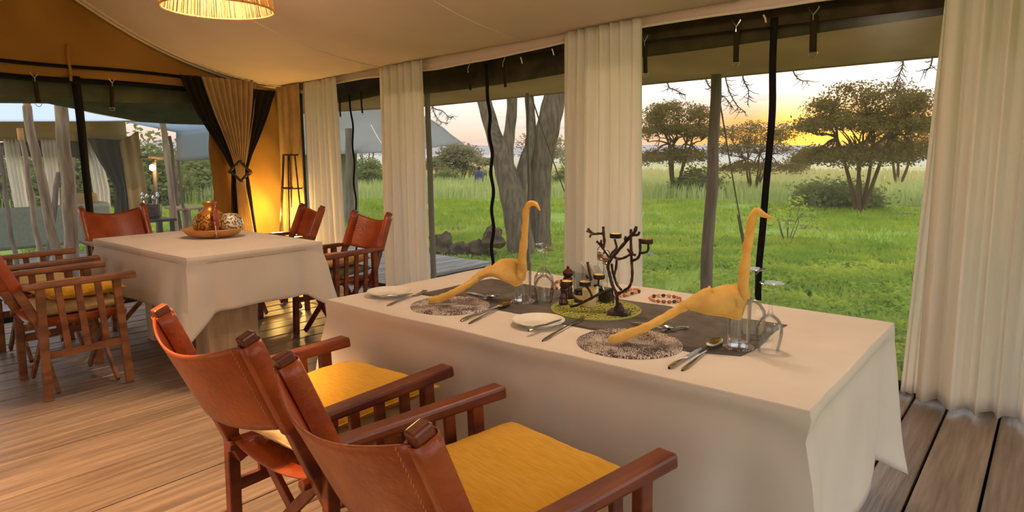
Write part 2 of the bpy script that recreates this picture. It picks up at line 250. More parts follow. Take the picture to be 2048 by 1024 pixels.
# ---------------------------------------------------------------- mesh helpers
class MB:
    def __init__(s): s.v = []; s.f = []
    def add(s, vs, fs):
        o = len(s.v); s.v += [tuple(p) for p in vs]; s.f += [tuple(i+o for i in f) for f in fs]; return s
    def hexa(s, p):  # 8 points: bottom 4 ccw, top 4 ccw
        return s.add(p, [(3, 2, 1, 0), (4, 5, 6, 7), (0, 1, 5, 4), (1, 2, 6, 5), (2, 3, 7, 6), (3, 0, 4, 7)])
    def box(s, x0, x1, y0, y1, z0, z1):
        return s.hexa([(x0, y0, z0), (x1, y0, z0), (x1, y1, z0), (x0, y1, z0), (x0, y0, z1), (x1, y0, z1), (x1, y1, z1), (x0, y1, z1)])
    def bar(s, a, b, w, d, side=(1, 0, 0)):  # w along side, d perpendicular
        a = Vector(a); b = Vector(b); t = (b-a).normalized(); u = Vector(side); u = (u-t*u.dot(t)).normalized(); v = t.cross(u)
        u *= w/2; v *= d/2
        return s.hexa([a-u-v, a+u-v, a+u+v, a-u+v, b-u-v, b+u-v, b+u+v, b-u+v])
    def tube(s, pts, r, n=8, cap=True, flat=1.0, twist=0):
        pts = [Vector(p) for p in pts]; k = len(pts); rs = r if hasattr(r, '__len__') else [r]*k
        o = len(s.v); ref = Vector((0.13, 0.21, 0.97)); fs = []
        t0 = (pts[1]-pts[0]).normalized(); u = ref-t0*ref.dot(t0)
        if u.length < 1e-3: u = Vector((1, 0, 0))
        u.normalize()
        for i, p in enumerate(pts):
            t = (pts[min(i+1, k-1)]-pts[max(i-1, 0)]).normalized(); u = (u-t*u.dot(t)).normalized(); v = t.cross(u)
            for j in range(n):
                a = 2*pi*j/n+twist*i
                ca, sa = math.cos(2*pi*j/n), math.sin(2*pi*j/n)*flat
                if twist:
                    c2, s2 = math.cos(twist*i), math.sin(twist*i); ca, sa = ca*c2-sa*s2, ca*s2+sa*c2
                s.v.append(tuple(p+(u*ca+v*sa)*rs[i]))
        for i in range(k-1):
            for j in range(n):
                a = o+i*n+j; b = o+i*n+(j+1) % n; s.f.append((a, b, b+n, a+n))
        if cap: s.f.append(tuple(o+j for j in range(n))[::-1]); s.f.append(tuple(o+(k-1)*n+j for j in range(n)))
        return s
    def lathe(s, prof, c=(0, 0, 0), n=24, jit=None):
        o = len(s.v); k = len(prof); c = Vector(c)
        for i, (r, z) in enumerate(prof):
            for j in range(n):
                a = 2*pi*j/n; q = 1 if jit is None else jit(a, z)
                s.v.append((c.x+r*q*math.cos(a), c.y+r*q*math.sin(a), c.z+z))
        for i in range(k-1):
            for j in range(n):
                a = o+i*n+j; b = o+i*n+(j+1) % n; s.f.append((a, b, b+n, a+n))
        if prof[0][0] > 1e-5: s.f.append(tuple(o+j for j in range(n))[::-1])
        if prof[-1][0] > 1e-5: s.f.append(tuple(o+(k-1)*n+j for j in range(n)))
        return s
    def grid(s, fn, nu, nv, closed=False):
        o = len(s.v)
        for j in range(nv+1):
            for i in range(nu+(0 if closed else 1)): s.v.append(tuple(fn(i/nu, j/nv)))
        W = nu if closed else nu+1
        for j in range(nv):
            for i in range(nu):
                a = o+j*W+i; b = o+j*W+(i+1) % W if closed else a+1
                s.f.append((a, b, b+W, a+W))
        return s
    def poly(s, pts, th):  # flat polygon pulled to a thickness vector
        n = len(pts); th = Vector(th); a = [Vector(p) for p in pts]
        return s.add(a+[p+th for p in a], [tuple(range(n))[::-1], tuple(range(n, 2*n))]+[(i, (i+1) % n, (i+1) % n+n, i+n) for i in range(n)])
    def build(s, name, m, parent=None, smooth=True, solid=0, bevel=0, sub=0, loc=None, mats=None, angle=40):
        me = bpy.data.meshes.new(name); me.from_pydata(s.v, [], s.f)
        if mats:
            for q in mats: me.materials.append(MATS[q])
        else: me.materials.append(MATS[m])
        if smooth:
            me.polygons.foreach_set('use_smooth', [True]*len(me.polygons)); 
            try: me.set_sharp_from_angle(angle=math.radians(angle))
            except Exception: pass
        me.update()
        o = bpy.data.objects.new(name, me); C.objects.link(o)
        if parent: o.parent = parent
        if loc is not None: o.location = loc
        if sub:
            q = o.modifiers.new('sub', 'SUBSURF'); q.levels = q.render_levels = sub
        if solid:
            q = o.modifiers.new('solid', 'SOLIDIFY'); q.thickness = solid; q.offset = 0
        if bevel:
            q = o.modifiers.new('bevel', 'BEVEL'); q.width = bevel; q.segments = 2; q.limit_method = 'ANGLE'
        return o
def tag(o, label=None, cat=None, group=None, kind=None):
    if label: o['label'] = label
    if cat: o['category'] = cat
    if group: o['group'] = group
    if kind: o['kind'] = kind
    return o
def empty(name, loc=(0, 0, 0), rz=0, label=None, cat=None, group=None, kind=None):
    o = bpy.data.objects.new(name, None); C.objects.link(o); o.location = loc; o.rotation_euler = (0, 0, rz); o.empty_display_size = 0.1
    return tag(o, label, cat, group, kind)
def lerp(a, b, t): return a+(b-a)*t
def ramp(pts, t):
    if t <= pts[0][0]: return pts[0][1]
    for (a, x), (b, y) in zip(pts, pts[1:]):
        if t <= b: return lerp(x, y, (t-a)/(b-a))
    return pts[-1][1]
def smooth_path(pts, n=6):  # catmull-rom
    P = [Vector(p) for p in pts]; out_ = []
    for i in range(len(P)-1):
        a = P[max(i-1, 0)]; b = P[i]; c = P[i+1]; d = P[min(i+2, len(P)-1)]
        for k in range(n):
            t = k/n; out_.append(0.5*((2*b)+(c-a)*t+(2*a-5*b+4*c-d)*t*t+(3*b-a-3*c+d)*t**3))
    out_.append(P[-1]); return out_
def copy_tree(o, parent=None):
    c = o.copy(); C.objects.link(c)
    if parent: c.parent = parent
    for ch in [x for x in bpy.data.objects if x.parent == o]: copy_tree(ch, c)
    return c
def nz(x, y=0, z=0): return noise.noise(Vector((x, y, z)))

# ---------------------------------------------------------------- room shell
XW = -6.5; XR = 1.7; YW = 4.3; YF = -0.45; YRIDGE = 2.1; ZR = 2.72
def zeave(x): return ramp([(-6.5, 1.94), (-4.9, 2.03), (-2.98, 2.12), (-2.33, 2.155), (-1.17, 2.21), (2, 2.30)], x)
fl = MB().box(XW-0.1, XR, YF, YW+0.06, -0.12, -0.045).build('floor', 'floor_dark', smooth=False); tag(fl, kind='structure')
def plank(x0, x1, y0, y1, z1, m, parent, name='plank', th=0.04):
    c = 0.006; cx, cy = (x0+x1)/2, (y0+y1)/2; a, b = (x1-x0)/2, (y1-y0)/2
    mb = MB(); P = lambda q, z: [(-a+q, -b+q, z), (a-q, -b+q, z), (a-q, b-q, z), (-a+q, b-q, z)]
    mb.add(P(0, -th)+P(0, -c)+P(c, 0), [(3, 2, 1, 0)]+[(i, (i+1) % 4, (i+1) % 4+4, i+4) for i in range(4)]+[(i+4, (i+1) % 4+4, (i+1) % 4+8, i+8) for i in range(4)]+[(8, 9, 10, 11)])
    o = mb.build(name, m, parent, smooth=False, loc=(cx, cy, z1)); o.rotation_euler = (random.uniform(-.0006, .0006), random.uniform(-.004, .004), 0)
    return o
edges = [-0.34, -0.11, 0.12]
x = 0.12
while x < XR-0.1: x += random.uniform(.19, .23); edges.append(x)
x = -0.34
while x > XW+0.1: x -= random.uniform(.165, .215); edges.append(x)
edges.sort()
for a, b in zip(edges, edges[1:]):
    j = random.choice([0.3, 1.0, 1.9, 3.0, 3.5]) if a > -2.5 or a < -5 else -0.2
    g = 0.009 if a < -0.6 else 0.012
    if a > -0.4: j = -0.2
    plank(a+g/2, b-g/2, YF, j-0.002, 0, 'floor_wood', fl); plank(a+g/2, b-g/2, j+0.002, YW+0.04, random.uniform(-.002, .002), 'floor_wood', fl)
# outside decks
dk = MB().box(-10.5, -5.5, YW+0.1, 6.3, -0.14, -0.07).build('deck', 'floor_dark', smooth=False); tag(dk, kind='structure')
x = -10.4
while x < -5.5:
    wd = random.uniform(.13, .17); plank(x, x+wd-0.012, YW+0.07, 6.33+random.uniform(-.02, .02), -0.02+random.uniform(-.004, .004), 'deck_wood', dk); x += wd
dk2 = MB().box(-10.5, XW-0.14, -0.6, YW+0.04, -0.14, -0.07).build('deck', 'floor_dark', smooth=False); tag(dk2, kind='structure')
x = -10.4
while x < XW-0.25:
    wd = random.uniform(.14, .18); plank(x, x+wd-0.012, -0.6, YW+0.03, -0.02, 'deck_wood', dk2); x += wd
sill = MB().box(XW-0.06, XR, YW-0.0, YW+0.06, -0.04, 0.035).build('trim_1', 'floor_dark', bevel=0.006); tag(sill, kind='structure')
sill = MB().box(XW-0.09, XW-0.02, YF, YW, -0.04, 0.03).build('trim_2', 'floor_dark', bevel=0.006); tag(sill, kind='structure')

# ceiling liner: cloth slung from the ridge to both eaves
def zroof(x, y):
    if y >= YRIDGE: t = min((y-YRIDGE)/(YW-0.12-YRIDGE), 1); ze = zeave(x)+0.085
    else: t = min((YRIDGE-y)/(YRIDGE-YF), 1); ze = zeave(x)+0.06
    s = ze+(ZR-ze)*(1-t)**2.0
    # each cloth bay sags a little between its seams
    ph = ((x+6.5) % 1.65)/1.65
    s -= 0.018*math.sin(pi*ph)*(1-t)*t*4
    s += 0.006*math.exp(-((ph-0.0)/0.02)**2)*0
    return s+0.006*nz(x*1.5, y*1.5)
cg = MB().grid(lambda u, v: ((lerp(XW-0.02, XR, u)), lerp(YF, YW-0.12, v), zroof(lerp(XW-0.02, XR, u), lerp(YF, YW-0.12, v))), 110, 70)
ceil = cg.build('ceiling', 'canvas_cream', solid=0.008); tag(ceil, kind='structure')
# hanging valance at the window wall
def scal(x): return 0.018*math.sin((x+6.5)*1.9)+0.006*nz(x*3)
vg = MB().grid(lambda u, v: (lerp(XW+0.02, XR, u), YW-0.12+0.02*math.sin(v*pi)-0.012*v+0.008*nz(lerp(XW, XR, u)*3, v*2), zroof(lerp(XW, XR, u), YW-0.12)*(1-v)+v*(zeave(lerp(XW, XR, u))+scal(lerp(XW, XR, u)))), 120, 8)
va = vg.build('valance', 'canvas_cream', ceil, solid=0.006)
MB().tube([(lerp(XW+0.03, XR, i/60), YW-0.135, zeave(lerp(XW, XR, i/60))+scal(lerp(XW, XR, i/60))+0.006) for i in range(61)], 0.009, 6).build('hem', 'canvas_trim', ceil)
# sewn seams across the liner
for xs in (-4.85, -3.2, -1.6):
    MB().tube([(xs, YRIDGE+0.02+(YW-0.14-YRIDGE)*t/24, zroof(xs, YRIDGE+0.02+(YW-0.14-YRIDGE)*t/24)-0.006) for t in range(25)], 0.0045, 5).build('seam', 'canvas_cream', ceil)
# rolled edge of the liner at the end wall
for k, (dx, dz, r) in enumerate(((0.05, -0.012, 0.016), (0.12, -0.008, 0.011))):
    MB().tube([(XW+dx, lerp(YF, YW-0.12, i/60), zroof(XW+dx, lerp(YF, YW-0.12, i/60))+dz) for i in range(61)], r, 8).build('rolled_edge', 'canvas_trim', ceil)
# outer fly over the liner
fly = MB().grid(lambda u, v: (lerp(XW-0.05, XR+0.1, u), lerp(YF-0.1, YW+0.1, v), 2.2+0.95*(1-abs(v*2-1))-0.1*0), 20, 24).build('roof', 'canvas_olive', solid=0.01); tag(fly, kind='structure')

# end wall: gable, side panels
def zlin(y): return zroof(XW, y)
gab = MB(); n = 60
def gfn(u, v):
    y = lerp(YF, YW, u); zt = zlin(min(y, YW-0.13))+0.03; zb = 1.965+0.01*math.sin(y*6)
    wr = 0.012*math.sin(8*math.atan2(y-1.9, 3.2-lerp(zb, zt, v))+1)*(0.5+v)
    return (XW-0.02+wr+0.01*nz(y*2, v*2), y, lerp(zb, max(zt, zb+0.005), v))
gw = MB().grid(gfn, 90, 20).build('wall_left', 'canvas_tan', solid=0.006); tag(gw, kind='structure')
for (zz0, zz1, hh) in ((2.085, 2.05, 0.014), (1.965, 1.94, 0.022)):
    MB().grid(lambda u, v: (XW+0.008-0.004*v, lerp(YF, 3.3, u), lerp(zz0, zz1, u)+hh*(v-0.5)*2+0.006*math.sin(u*17)), 40, 2).build('binding', 'binding_black', gw, solid=0.006)
tp = MB().grid(lambda u, v: (XW+0.015, 2.17+0.022*u+0.005*math.sin(v*7), lerp(1.94, 2.24, v)), 2, 8).build('tape', 'canvas_tan', gw, solid=0.004)
def pfn(u, v):
    y = lerp(3.35, YW+0.02, u); z = v*1.99
    d = 0.03*nz((y*1.3+z*0.9)*3.2, (y-z)*0.7)+0.015*math.sin((y*1.6+z*1.1)*9)
    return (XW-0.03+d, y, z)
MB().grid(pfn, 40, 60).build('canvas_panel', 'canvas_tan', gw, solid=0.006)
MB().grid(lambda u, v: (XW-0.03, lerp(YF, 0.6, u), v*1.99), 6, 6).build('canvas_panel', 'canvas_tan', gw, solid=0.006)
# near wall (behind the camera): canvas posts between open bays, right wall mostly open; openings sized for the daylight let in
wf = MB().grid(lambda u, v: (lerp(XW, XR, u), YF-0.02, 1.9+0.5*v), 10, 2)
for a, b in ((XW, -4.6), (-3.6, -0.9), (1.2, XR)): wf.grid(lambda u, v, a=a, b=b: (lerp(a, b, u), YF-0.02+0.01*math.sin(u*20), v*1.95), 10, 4)
wf = wf.build('wall_front', 'canvas_cream', solid=0.01); tag(wf, kind='structure')
wr = MB().grid(lambda u, v: (XR, lerp(YF, YW+.1, u), 2.0+v*.75), 6, 2).grid(lambda u, v: (XR, lerp(YF, YF+.5, u), 2.0*v), 2, 4).grid(lambda u, v: (XR, lerp(3.7, YW+.1, u), 2.0*v), 2, 4).build('wall_right', 'canvas_cream', solid=0.01); tag(wr, kind='structure')

# window wall: posts, windows with film, zips, straps
wb = MB()
def bay(x0, x1): return x0, x1
BAYS = [(-6.42, -4.98), (-4.86, -2.86), (-2.74, -0.18), (-0.1, XR)]
YG = YW+0.03
wbm = MB()
for x0, x1 in ((XW, -6.42), (-4.98, -4.86), (-2.86, -2.74), (-0.18, -0.1)):
    wbm.box(x0, x1, YG-0.012, YG+0.012, 0, zeave((x0+x1)/2)+0.05)
wbo = wbm.build('wall_back', 'canvas_olive', smooth=False); tag(wbo, kind='structure')
MB().box(XW, XR, YG-0.01, YG+0.01, 2.12, 2.4).build('canvas_header', 'canvas_dark', wbo)
for i, (x0, x1) in enumerate(BAYS):
    wn = MB().grid(lambda u, v: (lerp(x0, x1, u), YG+0.004*math.sin(u*9+v*3), lerp(0.03, zeave(lerp(x0, x1, u))+.02, v)), 12, 8).build('window_%d' % (i+1), 'film'); tag(wn, kind='structure')
    fr = MB()
    for xx in (x0+0.012, x1-0.012): fr.box(xx-0.014, xx+0.014, YG-0.016, YG+0.016, 0, zeave(xx)+0.02)
    fr.box(x0, x1, YG-0.012, YG+0.012, 0.0, 0.05); fr.build('window_frame', 'canvas_dark', wn)
# zips: wavy black strips down the middle of each bay
def strip(px, w, Y, name, m, parent, wav=0.012, wl=9.0, n=60, th=0.006):
    P = [atY(x_, y_, Y) for x_, y_ in px]
    sp = smooth_path(P, 14); 
    def f(u, v):
        k = v*(len(sp)-1); i = min(int(k), len(sp)-2); q = sp[i].lerp(sp[i+1], k-i)
        off = wav*math.sin(q.z*2*pi*wl/1.9*0.5)*min(1, max(0, (2.0-q.z)/0.4))
        return (q.x+off+(u-0.5)*w, q.y-0.004, q.z)
    return MB().grid(f, 1, n).build(name, m, parent, solid=th)
WN = {i: bpy.data.objects['window_%d' % i] for i in (1, 2, 3, 4)}
strip([(699, 190), (706, 262), (708, 330), (712, 420), (714, 520), (716, 560)], 0.022, YG-0.02, 'zip', 'binding_black', WN[1], 0.012, 10)
strip([(972, 128), (979, 230), (984, 330), (986, 430), (985, 540)], 0.032, YG-0.02, 'zip', 'binding_black', WN[2], 0.012, 12)
strip([(1549, 35), (1545, 150), (1541, 300), (1526, 430), (1517, 600)], 0.042, YG-0.02, 'zip', 'binding_black', WN[3], 0.006, 5)
# rolled canvas flap under the eave outside each bay, with holding straps
FL = []
for i, (x0, x1, lo) in enumerate(((-6.4, -4.98, 0.105), (-4.86, -2.88, 0.155), (-2.74, -0.2, 0.12), (-0.08, XR, 0.12))):
    def ff(u, v, x0=x0, x1=x1, lo=lo):
        x_ = lerp(x0, x1, u); a = lerp(-0.5*pi, 1.0*pi, v); r = 0.045+0.008*nz(x_*2)
        zc = zeave(x_)-lo+r+0.015*math.sin(u*pi)*-1
        if v > 0.75: return (x_, YG+0.07, lerp(zc, zeave(x_)+0.2, (v-0.75)*4))
        a = lerp(0, -1.5*pi, v/0.75)
        return (x_, YG+0.07+r*math.cos(a)*0.6, zc+r*math.sin(a)*1.3) if v < 0.6 else (x_, YG+0.055, zc+0.03)
    def fs(u, v, x0=x0, x1=x1, lo=lo):
        x_ = lerp(x0, x1, u); zb = zeave(x_)-lo-0.02*math.sin(u*pi); zt = zeave(x_)+0.2
        bl = 0.035*math.exp(-((v-0.12)/0.13)**2)
        return (x_, YG+0.095-bl*0.9, lerp(zb, zt, v))
    f = MB().grid(fs, 30, 14).build('rolled_flap', 'canvas_dark', solid=0.02)
    tag(f, ['dark canvas flap rolled up over the narrow window farthest from the camera', 'dark canvas flap rolled up over the window that shows the forked tree trunk', 'long dark canvas flap rolled up over the wide window with the sunset', 'dark canvas flap rolled up above the window beside the big right curtain'][i], 'canvas flap', 'rolled flaps along the window wall')
    FL.append(f)
def strap(x, y0, y1, Y, w, label, plane='Y', hook=True):
    at = atY if plane == 'Y' else atX
    a = at(x[0], y0, Y); b = at(x[1], y1, Y); side = Vector((1, 0, 0)) if plane == 'Y' else Vector((0, 1, 0)); nrm = Vector((0, -1, 0)) if plane == 'Y' else Vector((1, 0, 0))
    r = empty('strap', a, 0, label, 'strap', 'holding straps hanging from the eaves')
    mb = MB().grid(lambda u, v: side*(u-0.5)*w+(b-a)*v+nrm*0.004*math.sin(v*3), 1, 8); mb.build('webbing', 'webbing', r, solid=0.004)
    ring = [(b-a)+side*w*0.62*math.cos(t)+Vector((0, 0, -1))*w*0.75*math.sin(t)-Vector((0, 0, .002)) for t in [pi*k/10 for k in range(11)]]
    MB().tube(ring, w*0.07, 6).tube([ring[0], ring[-1]], w*0.07, 6).build('ring', 'steel', r)
    if hook:
        h = MB()
        for s in (-1, 1): h.tube([side*s*w*0.75+Vector((0, 0, 0.045))+nrm*0.012, side*s*w*0.65+Vector((0, 0, 0.03))+nrm*0.014, nrm*0.014, Vector((0, 0, -0.03))+nrm*0.014], w*0.09, 6)
        h.build('hook', 'steel', r)
    return r
YS = YG-0.03
strap((680, 681), 196, 233, YS, 0.022, 'black strap beside the left edge of the narrow window', hook=False)
strap((722, 725), 182, 226, YS, 0.022, 'black strap right of the zip in the narrow window', hook=False)
strap((938, 941), 138, 180, YS, 0.026, 'black strap left of the zip in the forked tree window')
strap((1008, 1011), 126, 174, YS, 0.026, 'black strap right of the zip in the forked tree window')
strap((1291, 1291), 84, 146, YS, 0.03, 'brown strap at the left edge of the wide sunset window')
strap((1474, 1472), 54, 124, YS, 0.035, 'brown strap with ring between curtain and zip in the wide window')
strap((1628, 1626), 30, 104, YS, 0.04, 'brown strap with ring right of the zip in the wide window')
strap((68, 77), 156, 206, XW+0.02, 0.035, 'black strap hanging at the far left of the end opening', 'X')
strap((223, 224), 166, 215, XW+0.02, 0.035, 'black strap hanging between the end zip and the drape', 'X')
for k, (x_, y_) in enumerate(((1527, 30), (1104, 98), (1041, 115))):
    a = atY(x_, y_, YW-0.15); MB().tube([a, a+Vector((0.012, -0.004, -0.02)), a+Vector((0.018, -0.002, -0.045))], 0.005, 6).build('tie', 'canvas_trim', ceil)

# awnings outside: cloth sloping from the eave to its front edge
def aw(u, v):
    x_ = lerp(-9.5, 2.2, u); e_ = ramp([(-9.5, 1.9), (-6.0, 1.905), (-4.8, 1.94), (-3.2, 1.99), (-0.8, 2.05), (2.2, 2.1)], x_)
    z0 = zeave(x_)+0.19
    return (x_, lerp(YG+0.08, 5.9, v), lerp(z0, e_, v)-0.02*math.sin(pi*v))
awn = MB().grid(aw, 60, 10).build('awning', 'canvas_olive', solid=0.012)
tag(awn, 'olive canvas awning running outside above the window wall', 'awning')
MB().tube([Vector(aw(i/60, 1)) for i in range(61)], 0.014, 6).build('edge_hem', 'canvas_olive', awn)
E4 = [atX(0, 205, -7.6), atX(95, 206, -7.6), atX(280, 243, -7.6), atX(345, 247, -7.6), atX(410, 249, -7.6), atX(500, 256, -7.6)]
E4 = [Vector((-7.6, -0.8, 1.8))]+E4
def aw2(u, v):
    k = u*(len(E4)-1); i = min(int(k), len(E4)-2); q = E4[i].lerp(E4[i+1], k-i)
    return (lerp(XW-0.07, -7.6, v), q.y, lerp(2.02, q.z, v)-0.02*math.sin(pi*v))
awn2 = MB().grid(aw2, 36, 8).build('awning', 'canvas_moss', solid=0.012)
tag(awn2, 'dark green canvas awning outside the end opening', 'awning')
fe = MB().grid(lambda u, v: (XW-0.13+0.03*math.sin(v*pi), lerp(YF, 3.6, u), lerp(1.80, 1.97, v)+0.012*math.sin(u*8)), 30, 8).build('rolled_flap', 'canvas_moss', solid=0.02)
tag(fe, 'dark green canvas flap rolled up over the end opening', 'canvas flap')
we = MB().grid(lambda u, v: (XW-0.035, lerp(0.6, 3.45, u), lerp(0.03, 1.95, v)), 8, 6).build('window_5', 'film'); tag(we, kind='structure')
P = smooth_path([atX(150, 152, XW), atX(160, 230, XW), atX(170, 330, XW), atX(180, 430, XW), atX(187, 510, XW), atX(192, 590, XW)], 6)
MB().grid(lambda u, v: tuple(P[int(v*(len(P)-1))]+Vector((0.0, (u-0.5)*lerp(0.07, 0.05, v), 0))), 1, len(P)-1).build('zip', 'binding_black', we, solid=0.008)

# ---------------------------------------------------------------- curtains
def curtain(name, xt0, xt1, xb0, xb1, Y, zt, folds, amp, label, m='sheer', seed=0, zb=0.02, pinch=None, nv=30):
    r = random.Random(seed); ph = [r.uniform(0, 6.28) for _ in range(5)]
    def f(u, v):
        x_ = lerp(lerp(xt0, xt1, u), lerp(xb0, xb1, u), v)
        fr = folds*2*pi*u
        a = amp*(0.45+0.55*v)
        d = a*(math.sin(fr+ph[0]+0.8*math.sin(fr*0.31+ph[1]))+0.35*math.sin(fr*2.1+ph[2]+v*1.5)+0.3*nz(u*folds*0.7+seed, v*2)*2)
        zz = lerp(zt(x_) if callable(zt) else zt, zb, v)+0.012*nz(u*9+seed, 3)*v
        return (x_+0.01*math.sin(fr*1.3+ph[3])*v, Y+d, zz)
    o = MB().grid(f, int(folds*12), nv).build(name, m, solid=0.003); 
    return tag(o, label, 'curtain', 'curtains along the window wall')
def Xat(x, y, Y): return atY(x, y, Y).x
YC = YW-0.19
zc = lambda x_: zeave(x_)+0.07
curtain('curtain', Xat(608, 200, YC), Xat(672, 190, YC), Xat(622, 480, YC), Xat(695, 500, YC), YC, zc, 6, 0.026, 'sheer white curtain in the far corner behind the dining chairs', seed=1)
curtain('curtain', Xat(760, 160, YC), Xat(847, 155, YC), Xat(772, 575, YC), Xat(866, 555, YC), YC, zc, 6, 0.030, 'sheer white curtain right of the leather chair by the narrow window', seed=2)
curtain('curtain', Xat(1126, 90, YC), Xat(1281, 80, YC), Xat(1128, 600, YC), Xat(1284, 600, YC), YC, zc, 7, 0.034, 'sheer white curtain behind the branching candle holder', seed=3)
curtain('curtain', Xat(1885, 50, YC), 0.75, Xat(1826, 800, YC), 0.85, YC-0.0, zc, 12, 0.050, 'broad white curtain reaching the floor at the right edge', seed=4, zb=0.03)
curtain('curtain', Xat(1880, 110, YC+0.08), Xat(1960, 100, YC+0.08), Xat(1803, 770, YC+0.08), Xat(1900, 790, YC+0.08), YC+0.09, zc, 5, 0.012, 'thin sheer layer behind the edge of the broad right curtain', seed=5, zb=0.03)
# curtain in the corner, on the end wall side (narrow return)
curtain('curtain', XW+0.06, Xat(607, 200, YC), XW+0.07, Xat(622, 470, YC), YC-0.04, zc, 3, 0.014, 'narrow tan fold of curtain tucked into the far corner', m='drape_beige', seed=6)
# tied drape on the end wall
TY = XW+0.13
def dr(rows, folds, amp, name, m, parent, xo=0):
    L_ = [(r_[0], r_[1], r_[2]) for r_ in rows]
    def f(u, v):
        t = v*(len(rows)-1); i = min(int(t), len(rows)-2); k = t-i
        yy = lerp(rows[i][0], rows[i+1][0], k); a = lerp(rows[i][1], rows[i+1][1], k); b = lerp(rows[i][2], rows[i+1][2], k)
        pL = atX(a, yy, TY); pR = atX(b, yy+ (0.08 if i == 0 else 0.0)*(b-a), TY); p = pL.lerp(pR, u)
        wd = (pR-pL).length; q = amp*min(1, wd/0.25)+0.004
        p.x += xo+q*math.sin(folds*2*pi*u+0.6*math.sin(v*4)); return p
    return MB().grid(f, max(6, folds*9), 44).build(name, m, parent, solid=0.003)
def dense(rows):
    out_ = []; 
    for a in range(len(rows)-1):
        for k in range(3):
            t = k/3; s = t; out_.append(tuple(lerp(rows[a][c], rows[a+1][c], s) for c in range(3)))
    out_.append(rows[-1]); return out_
drp = empty('drape', (0, 0, 0), 0, 'beige and dark brown drape gathered by a beaded tie at the end wall', 'drape')
dr([(153, 402, 512), (190, 414, 510), (230, 428, 506), (270, 445, 500), (310, 461, 494), (340, 471, 489), (375, 472, 491), (420, 475, 500), (465, 480, 508), (520, 484, 514), (610, 486, 520)], 9, 0.020, 'drape_panel', 'drape_beige', drp)
dr([(149, 360, 404), (190, 376, 416), (230, 396, 430), (270, 422, 447), (310, 448, 463), (340, 464, 472), (375, 463, 473), (420, 464, 477), (465, 466, 482), (520, 468, 487), (610, 470, 490)], 3, 0.018, 'drape_border', 'drape_dark', drp, -0.012)
dr([(178, 508, 552), (190, 508, 549), (230, 504, 537), (270, 498, 522), (310, 492, 505), (340, 487, 496), (375, 489, 502), (420, 498, 508), (465, 505, 515), (520, 512, 524), (610, 516, 532)], 3, 0.018, 'drape_border', 'drape_dark', drp, -0.012)
tb = empty('drape_tie', (0, 0, 0), 0, 'dark beaded diamond tie holding the drape', 'curtain tie')
c_ = [atX(479, 322, TY+0.075), atX(500, 342, TY+0.075), atX(482, 362, TY+0.075), atX(460, 342, TY+0.075)]
m_ = MB()
for i in range(4): m_.tube([c_[i], c_[(i+1) % 4]], 0.013, 8)
m_.build('tie_frame', 'iron', tb)
for i in range(4):
    for k in range(3):
        p = c_[i].lerp(c_[(i+1) % 4], k/3); MB().lathe([(0.0001, -0.013), (0.012, -0.007), (0.014, 0), (0.012, 0.007), (0.0001, 0.013)], p+Vector((0.01, 0, 0)), 8).build('bead', 'black_sauce', tb)
MB().tube([atX(463, 341, TY+0.05), atX(458, 344, TY+0.0), atX(463, 347, TY-0.06), atX(498, 350, TY-0.06), atX(503, 345, TY+0.0), atX(497, 343, TY+0.05)], 0.012, 8).build('cord', 'iron', tb)

